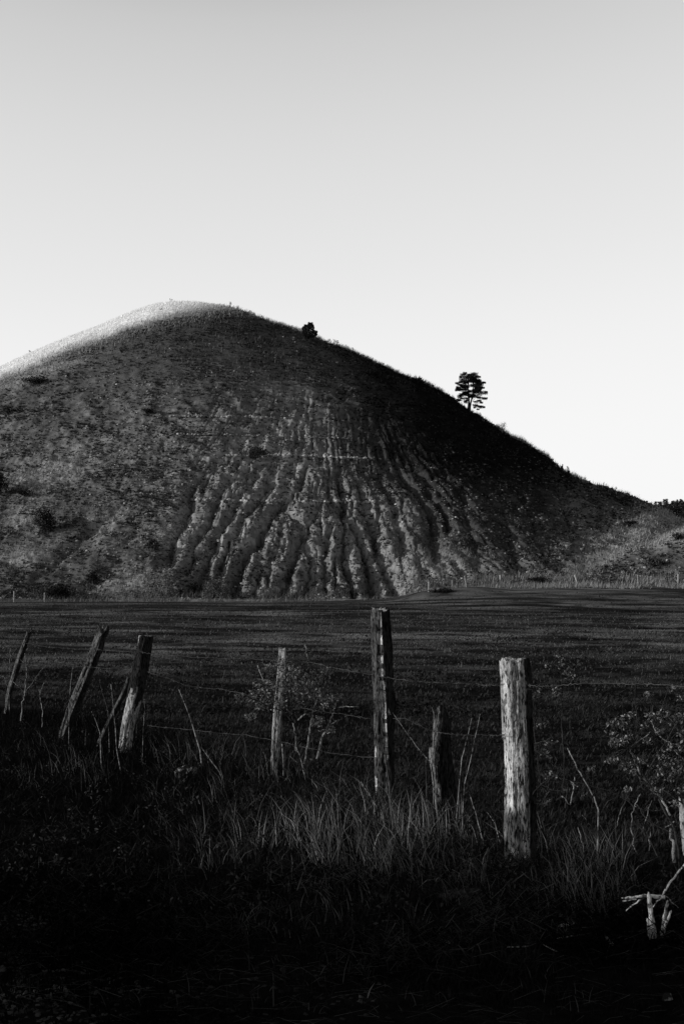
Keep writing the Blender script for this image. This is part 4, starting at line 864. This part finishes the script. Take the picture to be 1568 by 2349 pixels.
# shrubs standing on the slope: (u, v foot, width px, height px, tone, density, label)
for i, (u, v, wd, hh, tn, den, lab, wisp) in enumerate([
    (74, 884, 74, 17, .012, 1.0, 'low sprawling dark shrub on the upper left slope near the crest', 0),
    (588, 1052, 60, 26, .022, 1.0, 'rounded dark shrub above the pale stone band on the gullied face', 0),
    (104, 1222, 60, 60, .012, 1.0, 'round black bush on the lower left slope', 0),
    (135, 1374, 86, 30, .010, 1.2, 'wide black bush at the left foot of the hill', 0),
    (4, 1132, 56, 50, .010, 1.0, 'black bush cut by the left edge, halfway up the hill', 0),
    (22, 952, 44, 22, .02, .8, 'small dark shrub near the left edge, below the crest grass', 0),
    (336, 952, 46, 14, .016, .8, 'flat dark shrub in the middle of the upper slope', 0),
    (216, 1342, 40, 34, .010, .9, 'small black bush right of the round one, near the foot', 0),
    (352, 1262, 34, 26, .014, .8, 'little dark bush in the lower left rough grass', 0),
    (60, 1140, 70, 18, .012, .8, 'low dark shrub right of the bush at the left edge', 0),
    (955, 876, 24, 9, .012, .8, 'tiny dark shrub on the skyline left of the lone pine', 0),
    (1092, 962, 26, 14, .012, .8, 'small dark bush at the foot of the lone pine', 0),
    (1148, 990, 26, 20, .09, .3, 'wispy pale shrub on the skyline right of the lone pine', 1),
    (380, 1366, 52, 62, .075, .7, 'pale leafy young tree at the hill foot, left of the gullies', 1),
    (506, 1372, 74, 50, .055, .7, 'round twiggy grey bush at the hill foot, left of the gullies', 1),
    (446, 1368, 26, 34, .010, .8, 'black bush between the pale young tree and the round twiggy bush', 0),
    (1012, 1362, 60, 12, .010, .8, 'flat dark shrub below the right hand foot fence', 0),
    (1230, 1338, 60, 14, .010, .8, 'low dark shrub in the hollow left of the spur', 0),
    (1500, 1300, 46, 22, .012, .8, 'dark shrub on the spur above the far fence', 0),
    (1440, 1206, 40, 12, .012, .8, 'dark shrub on the upper side of the spur', 0),
    (1552, 1240, 40, 20, .012, .8, 'dark shrub on the spur at the right edge', 0)]):
    p = find(u, v); s_ = p.y / F; r = np.random.default_rng(100 + i); org = np.array(p); W = wd * s_ * 1.1; Hh = hh * s_ * 1.1
    ro = empty('shrub', org, lab, 'shrub', 'shrubs scattered over the hill')
    nc = max(5, int(9 * den)); cc = []; rr = []
    for q in range(nc):
        a = r.uniform(0, 6.28); f = r.uniform(0, .8) ** .6; cc.append(org + [math.cos(a) * f * W * .38, math.sin(a) * f * W * .3, Hh * r.uniform(.25, .72)]); rr.append((W * .2, W * .2, Hh * r.uniform(.22, .36)))
    V, T, C = leafcloud(cc, rr, int(170 * den * max(.6, min(3, W * Hh / 6))), .15 + .03 * W * .2, (tn * .6, tn * 1.5), r, asp=.6, gauss=True)
    link('foliage', npmesh('foliage', rel(V, org), T, C), M_dark, ro)
    sets = [tube(wiggle([org - [0, 0, .15], org + (c_ - org) * .5, c_], 3, .04, r), np.linspace(.04, .012, 7), 4) for c_ in cc[:8]]
    V, T, C = stack(*sets); link('stems', npmesh('stems', rel(V, org), T), M_trunk if not wisp else M_twig, ro)

# weeds on the skyline
wl = [(393, 691, 9), (70, 808, 7), (527, 706, 13), (545, 708, 9), (577, 722, 9), (598, 730, 7), (668, 750, 8), (688, 756, 8), (754, 786, 9), (767, 789, 13), (774, 792, 14), (796, 801, 12), (808, 807, 11), (878, 840, 7), (1004, 896, 7), (1410, 1134, 9)]
wn = ['on the very top of the bright crest', 'on the far left skyline', 'dark and bushy, right of the hill top', 'beside the bushy weed right of the top', 'alone on the skyline left of the young pine', 'second weed left of the young pine', 'close left of the young pine', 'touching the young pine on its left', 'just right of the young pine',
 'tallest pair below the young pine, left one', 'tallest pair below the young pine, right one', 'below the tall pair, upper one', 'below the tall pair, lower one', 'halfway between both pines on the skyline', 'shortly left of the lone pine', 'low on the right skyline beyond the walkers']
for i, ((u, v, hh), nm) in enumerate(zip(wl, wn)):
    c = crest(u); s_ = c.y / F; r = np.random.default_rng(300 + i); org = np.array(c); H_ = hh * s_; sets = []
    for q in range(3 if i in (2, 9, 10) else 2):
        tp = org + [r.uniform(-.25, .25), r.uniform(-.1, .1), H_ * r.uniform(.75, 1.05)]; sets.append(tube(wiggle([org - [0, 0, .1], (org + tp) / 2, tp], 2, .02, r), [.025, .022, .02, .018, .015], 4))
        V, T, C = leafcloud([tp, (org + tp * 3) / 4 + [.08, 0, 0]], [(.13, .1, .09), (.11, .1, .07)], 14, .10, (.01, .03), r, hollow=.1); sets.append((V, T, C))
    V, T, C = stack(*sets); ob = link('weed', npmesh('weed', rel(V, org), T, np.full(len(V), .02)), M_dark); ob.location = org; tag(ob, 'seeding weed stem ' + nm, 'weed', 'weeds standing on the skyline')

# far fence along the foot of the hill
fps = [(33, 1359, 1384, 0), (103, 1362, 1384, 0), (694, 1349, 1371, 0), (759, 1352, 1372, 0), (813, 1349, 1372, 0), (930, 1352, 1364, 0), (983, 1337, 1361, 0), (1037, 1333, 1352, 0), (1070, 1324, 1350, 5), (1092, 1328, 1349, 0), (1134, 1329, 1348, 3), (1147, 1321, 1348, 1),
 (1325, 1321, 1345, 8), (1383, 1327, 1349, 3), (1396, 1326, 1348, 0), (1439, 1332, 1348, 0), (1463, 1321, 1346, 2), (1485, 1333, 1346, 0), (1532, 1325, 1348, 4), (1554, 1319, 1346, 0)]
fl = ['leftmost of all the small far posts', 'second from the left, before the wide black bush', 'first post below the gullied face', 'second post below the gullied face', 'third and clearest post below the gullied face', 'very short post right of the gullied face', 'straight pale post near the grassy bank', 'small post before the grassy bank top',
 'post leaning left on the grassy bank', 'dim post between leaning and paired ones', 'left and shorter one of the closest pair', 'tall pale one of the closest pair', 'strongly leaning pale post before the spur', 'dark leaning post before the spur scree', 'thin faint post before the spur scree', 'short dim post at the spur foot',
 'pale post at the spur foot', 'stubby post right of the pale spur post', 'dark post leaning left near the right edge', 'thick pale post nearest the right edge']
tone_f = [.18, .16, .07, .11, .15, .11, .18, .12, .15, .05, .10, .24, .25, .02, .06, .05, .15, .10, .02, .22]
M_fp = tone_mat('far_post_wood', 0, .3, 5)
for i, ((u, v0, v1, ln), lb, tn) in enumerate(zip(fps, fl, tone_f)):
    ys = np.linspace(112, 168, 300); zz = hill((u - CX) / F * ys, ys); vv = HZ - F * (zz - EYE) / ys
    kk = int(np.argmax(vv <= v1)) if (vv <= v1).any() else 200
    Y = ys[kk]; org = np.array([(u - CX) / F * Y, Y, zz[kk]]); Hh = (v1 - v0) / F * Y + .1; dx = -ln / F * Y; r = np.random.default_rng(500 + i)
    wdt = .065 if i in (9, 13, 14, 15) else .085
    Q = wiggle([org - [0, 0, .3], org, org + [dx * .5, 0, Hh * .5], org + [dx, 0, Hh]], 3, .006, r); V, T, C = tube(Q, np.linspace(wdt, wdt * .85, len(Q)), 8)
    V = V + (vn(V[:, 2] * 9, V[:, 0] * 30, i) - .5)[:, None] * .02
    ob = link('far_fence_post', npmesh('far_fence_post', rel(V, org), T, np.full(len(V), tn)), M_fp); ob.location = org
    tag(ob, 'tiny fence post at the hill foot, ' + lb, 'fence post', 'small fence posts along the foot of the hill')

# far pines on the wooded rise
fr = np.random.default_rng(90)
def make_far_pine(seed):
    r = np.random.default_rng(seed); root = empty('far_pine', (0, 0, 0)); H_ = 12.0; C_, R_ = [], []
    for q in range(9):
        z = 4.2 + q * .9; rad = 2.7 * (1 - (q / 9.6) ** 1.8) + .35
        for a in r.uniform(0, 6.28, 3): C_.append((math.cos(a) * rad * .45, math.sin(a) * rad * .45, z + r.uniform(-.3, .3))); R_.append((rad * .6, rad * .6, .7))
    V, T, C = leafcloud(C_, R_, 40, .55, (.012, .035), r, hollow=.2, asp=.6); link('crown', npmesh('crown', V, T, C), M_dark, root)
    V, T, C = tube(wiggle([(0, 0, -.8), (0, 0, 5), (0.1, 0, 11.6)], 4, .05, r), np.linspace(.22, .05, 9), 6); link('trunk', npmesh('trunk', V, T, np.full(len(V), .06)), M_fp, root)
    return root
protos = [make_far_pine(600 + q) for q in range(3)]; first = [True] * 3; nf = 0
spots = []
for row in range(4):
    for q in range(30):
        spots.append((216 + q * 2.5 + fr.uniform(-1.2, 1.2), 985 + row * 9 + fr.uniform(-3, 3)))
FARL = 'far pine in the dense dark wood on the right horizon, one of many alike'
for i, (x, y) in enumerate(spots):
    pr = protos[i % 3]; s_ = fr.uniform(.85, 1.12)
    if i < 3: o = pr
    else:
        o = pr.copy(); COL.objects.link(o)
        for ch in list(pr.children): c = ch.copy(); COL.objects.link(c); c.parent = o
    o.location = (x, y, float(far_z(np.array([x]), np.array([y]))[0]) - .3); o.scale = (s_, s_, s_); o.rotation_euler = (0, 0, fr.uniform(0, 6.28)); tag(o, FARL, 'pine tree', 'far pines on the horizon')

# ============================================================ two walkers on the ridge
def skin_fig(name, verts, edges, radii, mt, root, root_i=0, sub=2):
    me = bpy.data.meshes.new(name); me.from_pydata([tuple(v) for v in verts], edges, []); o = link(name, me, mt, root)
    sk = o.modifiers.new('skin', 'SKIN'); sk.use_smooth_shade = True
    for i, d in enumerate(me.skin_vertices[0].data):
        rr_ = radii[i]; d.radius = rr_ if isinstance(rr_, tuple) else (rr_, rr_); d.use_root = (i == root_i)
    ss = o.modifiers.new('sub', 'SUBSURF'); ss.levels = sub; ss.render_levels = sub
    return o
def tonem(n, v): m, nt, b = mat(n, .9); b.inputs['Base Color'].default_value = (v, v, v, 1); return m
M_skin = tonem('skin', .35); M_cd = tonem('dark_cloth', .008); M_cl = tonem('light_cloth', .88); M_hair = tonem('pale_hat', .45); M_tr = tonem('black_trousers', .012); M_sh = tonem('pale_shoes', .5)
def walker(p, H_, lean, face, coat, trous, label, hood, hatm, shoes):
    org = np.array(p); root = empty('person', org, label, 'person', None); k = H_ / 1.75
    # x = walking direction (face), z up; figure built upright and leaned at the hips
    def J(x, y, z):
        xl = x + lean * max(0, z - .92); return (face * xl * k, y * k, z * k)
    jv = {'pel': J(0, 0, .95), 'sp': J(0, 0, 1.15), 'ch': J(.01, 0, 1.36), 'nk': J(.03, 0, 1.49), 'hb': J(.05, 0, 1.56), 'hc': J(.07, 0, 1.64), 'ht': J(.06, 0, 1.72),
     'hl': J(0, .1, .90), 'kl': J(.16, .11, .50), 'al': J(.06, .11, .10), 'tl': J(.22, .12, .03), 'hr': J(0, -.1, .90), 'kr': J(.02, -.11, .49), 'ar': J(-.22, -.11, .14), 'tr': J(-.06, -.12, .03),
     'sl': J(.0, .18, 1.40), 'el': J(-.10, .24, 1.13), 'wl': J(.06, .24, .92), 'fl': J(.10, .23, .84), 'sr': J(.0, -.18, 1.40), 'er': J(.04, -.24, 1.13), 'wr': J(.24, -.22, 1.00), 'fr': J(.30, -.20, .95), 'no': J(.17, 0, 1.62)}
    nm = list(jv); ix = {n: i for i, n in enumerate(nm)}
    E = [('pel', 'sp'), ('sp', 'ch'), ('ch', 'nk'), ('nk', 'hb'), ('hb', 'hc'), ('hc', 'ht'), ('hc', 'no'), ('pel', 'hl'), ('hl', 'kl'), ('kl', 'al'), ('al', 'tl'), ('pel', 'hr'), ('hr', 'kr'), ('kr', 'ar'), ('ar', 'tr'), ('ch', 'sl'), ('sl', 'el'), ('el', 'wl'), ('wl', 'fl'), ('ch', 'sr'), ('sr', 'er'), ('er', 'wr'), ('wr', 'fr')]
    Rr = dict(pel=.13, sp=.12, ch=.14, nk=.055, hb=.08, hc=.095, ht=.07, hl=.085, kl=.06, al=.042, tl=.035, hr=.085, kr=.06, ar=.042, tr=.035, sl=.065, el=.045, wl=.03, fl=.03, sr=.065, er=.045, wr=.03, fr=.03, no=.018)
    skin_fig('body', [jv[n] for n in nm], [(ix[a], ix[b_]) for a, b_ in E], [Rr[n] * k for n in nm], M_skin, root)
    def cloth(name, names, ed, extra, mt):
        skin_fig(name, [jv[n] for n in names], [(names.index(a), names.index(b_)) for a, b_ in ed], [(Rr[n] + extra) * k for n in names], mt, root)
    cloth('jacket', ['pel', 'sp', 'ch', 'nk', 'sl', 'el', 'wl', 'sr', 'er', 'wr'] + (['hb', 'hc', 'ht'] if hood else []), [('pel', 'sp'), ('sp', 'ch'), ('ch', 'nk'), ('ch', 'sl'), ('sl', 'el'), ('el', 'wl'), ('ch', 'sr'), ('sr', 'er'), ('er', 'wr')] + ([('nk', 'hb'), ('hb', 'hc'), ('hc', 'ht')] if hood else []), .05, coat)
    cloth('trousers', ['pel', 'hl', 'kl', 'al', 'hr', 'kr', 'ar'], [('pel', 'hl'), ('hl', 'kl'), ('kl', 'al'), ('pel', 'hr'), ('hr', 'kr'), ('kr', 'ar')], .02, trous)
    if not hood:
        jv['h1'] = J(.03, 0, 1.68); jv['h2'] = J(.05, 0, 1.755); Rr['h1'] = .085; Rr['h2'] = .05; cloth('hat', ['h1', 'h2'], [('h1', 'h2')], .02, hatm)
    for a, t in (('al', 'tl'), ('ar', 'tr')):
        cloth('shoe', [a, t], [(a, t)], .018, shoes)
pa = find(1287, 1094); pb = find(1303, 1096)
walker(pa, 1.78, .10, 1, M_cd, M_tr, 'person in dark clothes and pale hat walking on the right ridge', False, M_hair, M_sh)
walker(pb, 1.66, .16, -1, M_cl, M_tr, 'person in light hooded jacket and black trousers behind the dark one', True, None, M_cd)
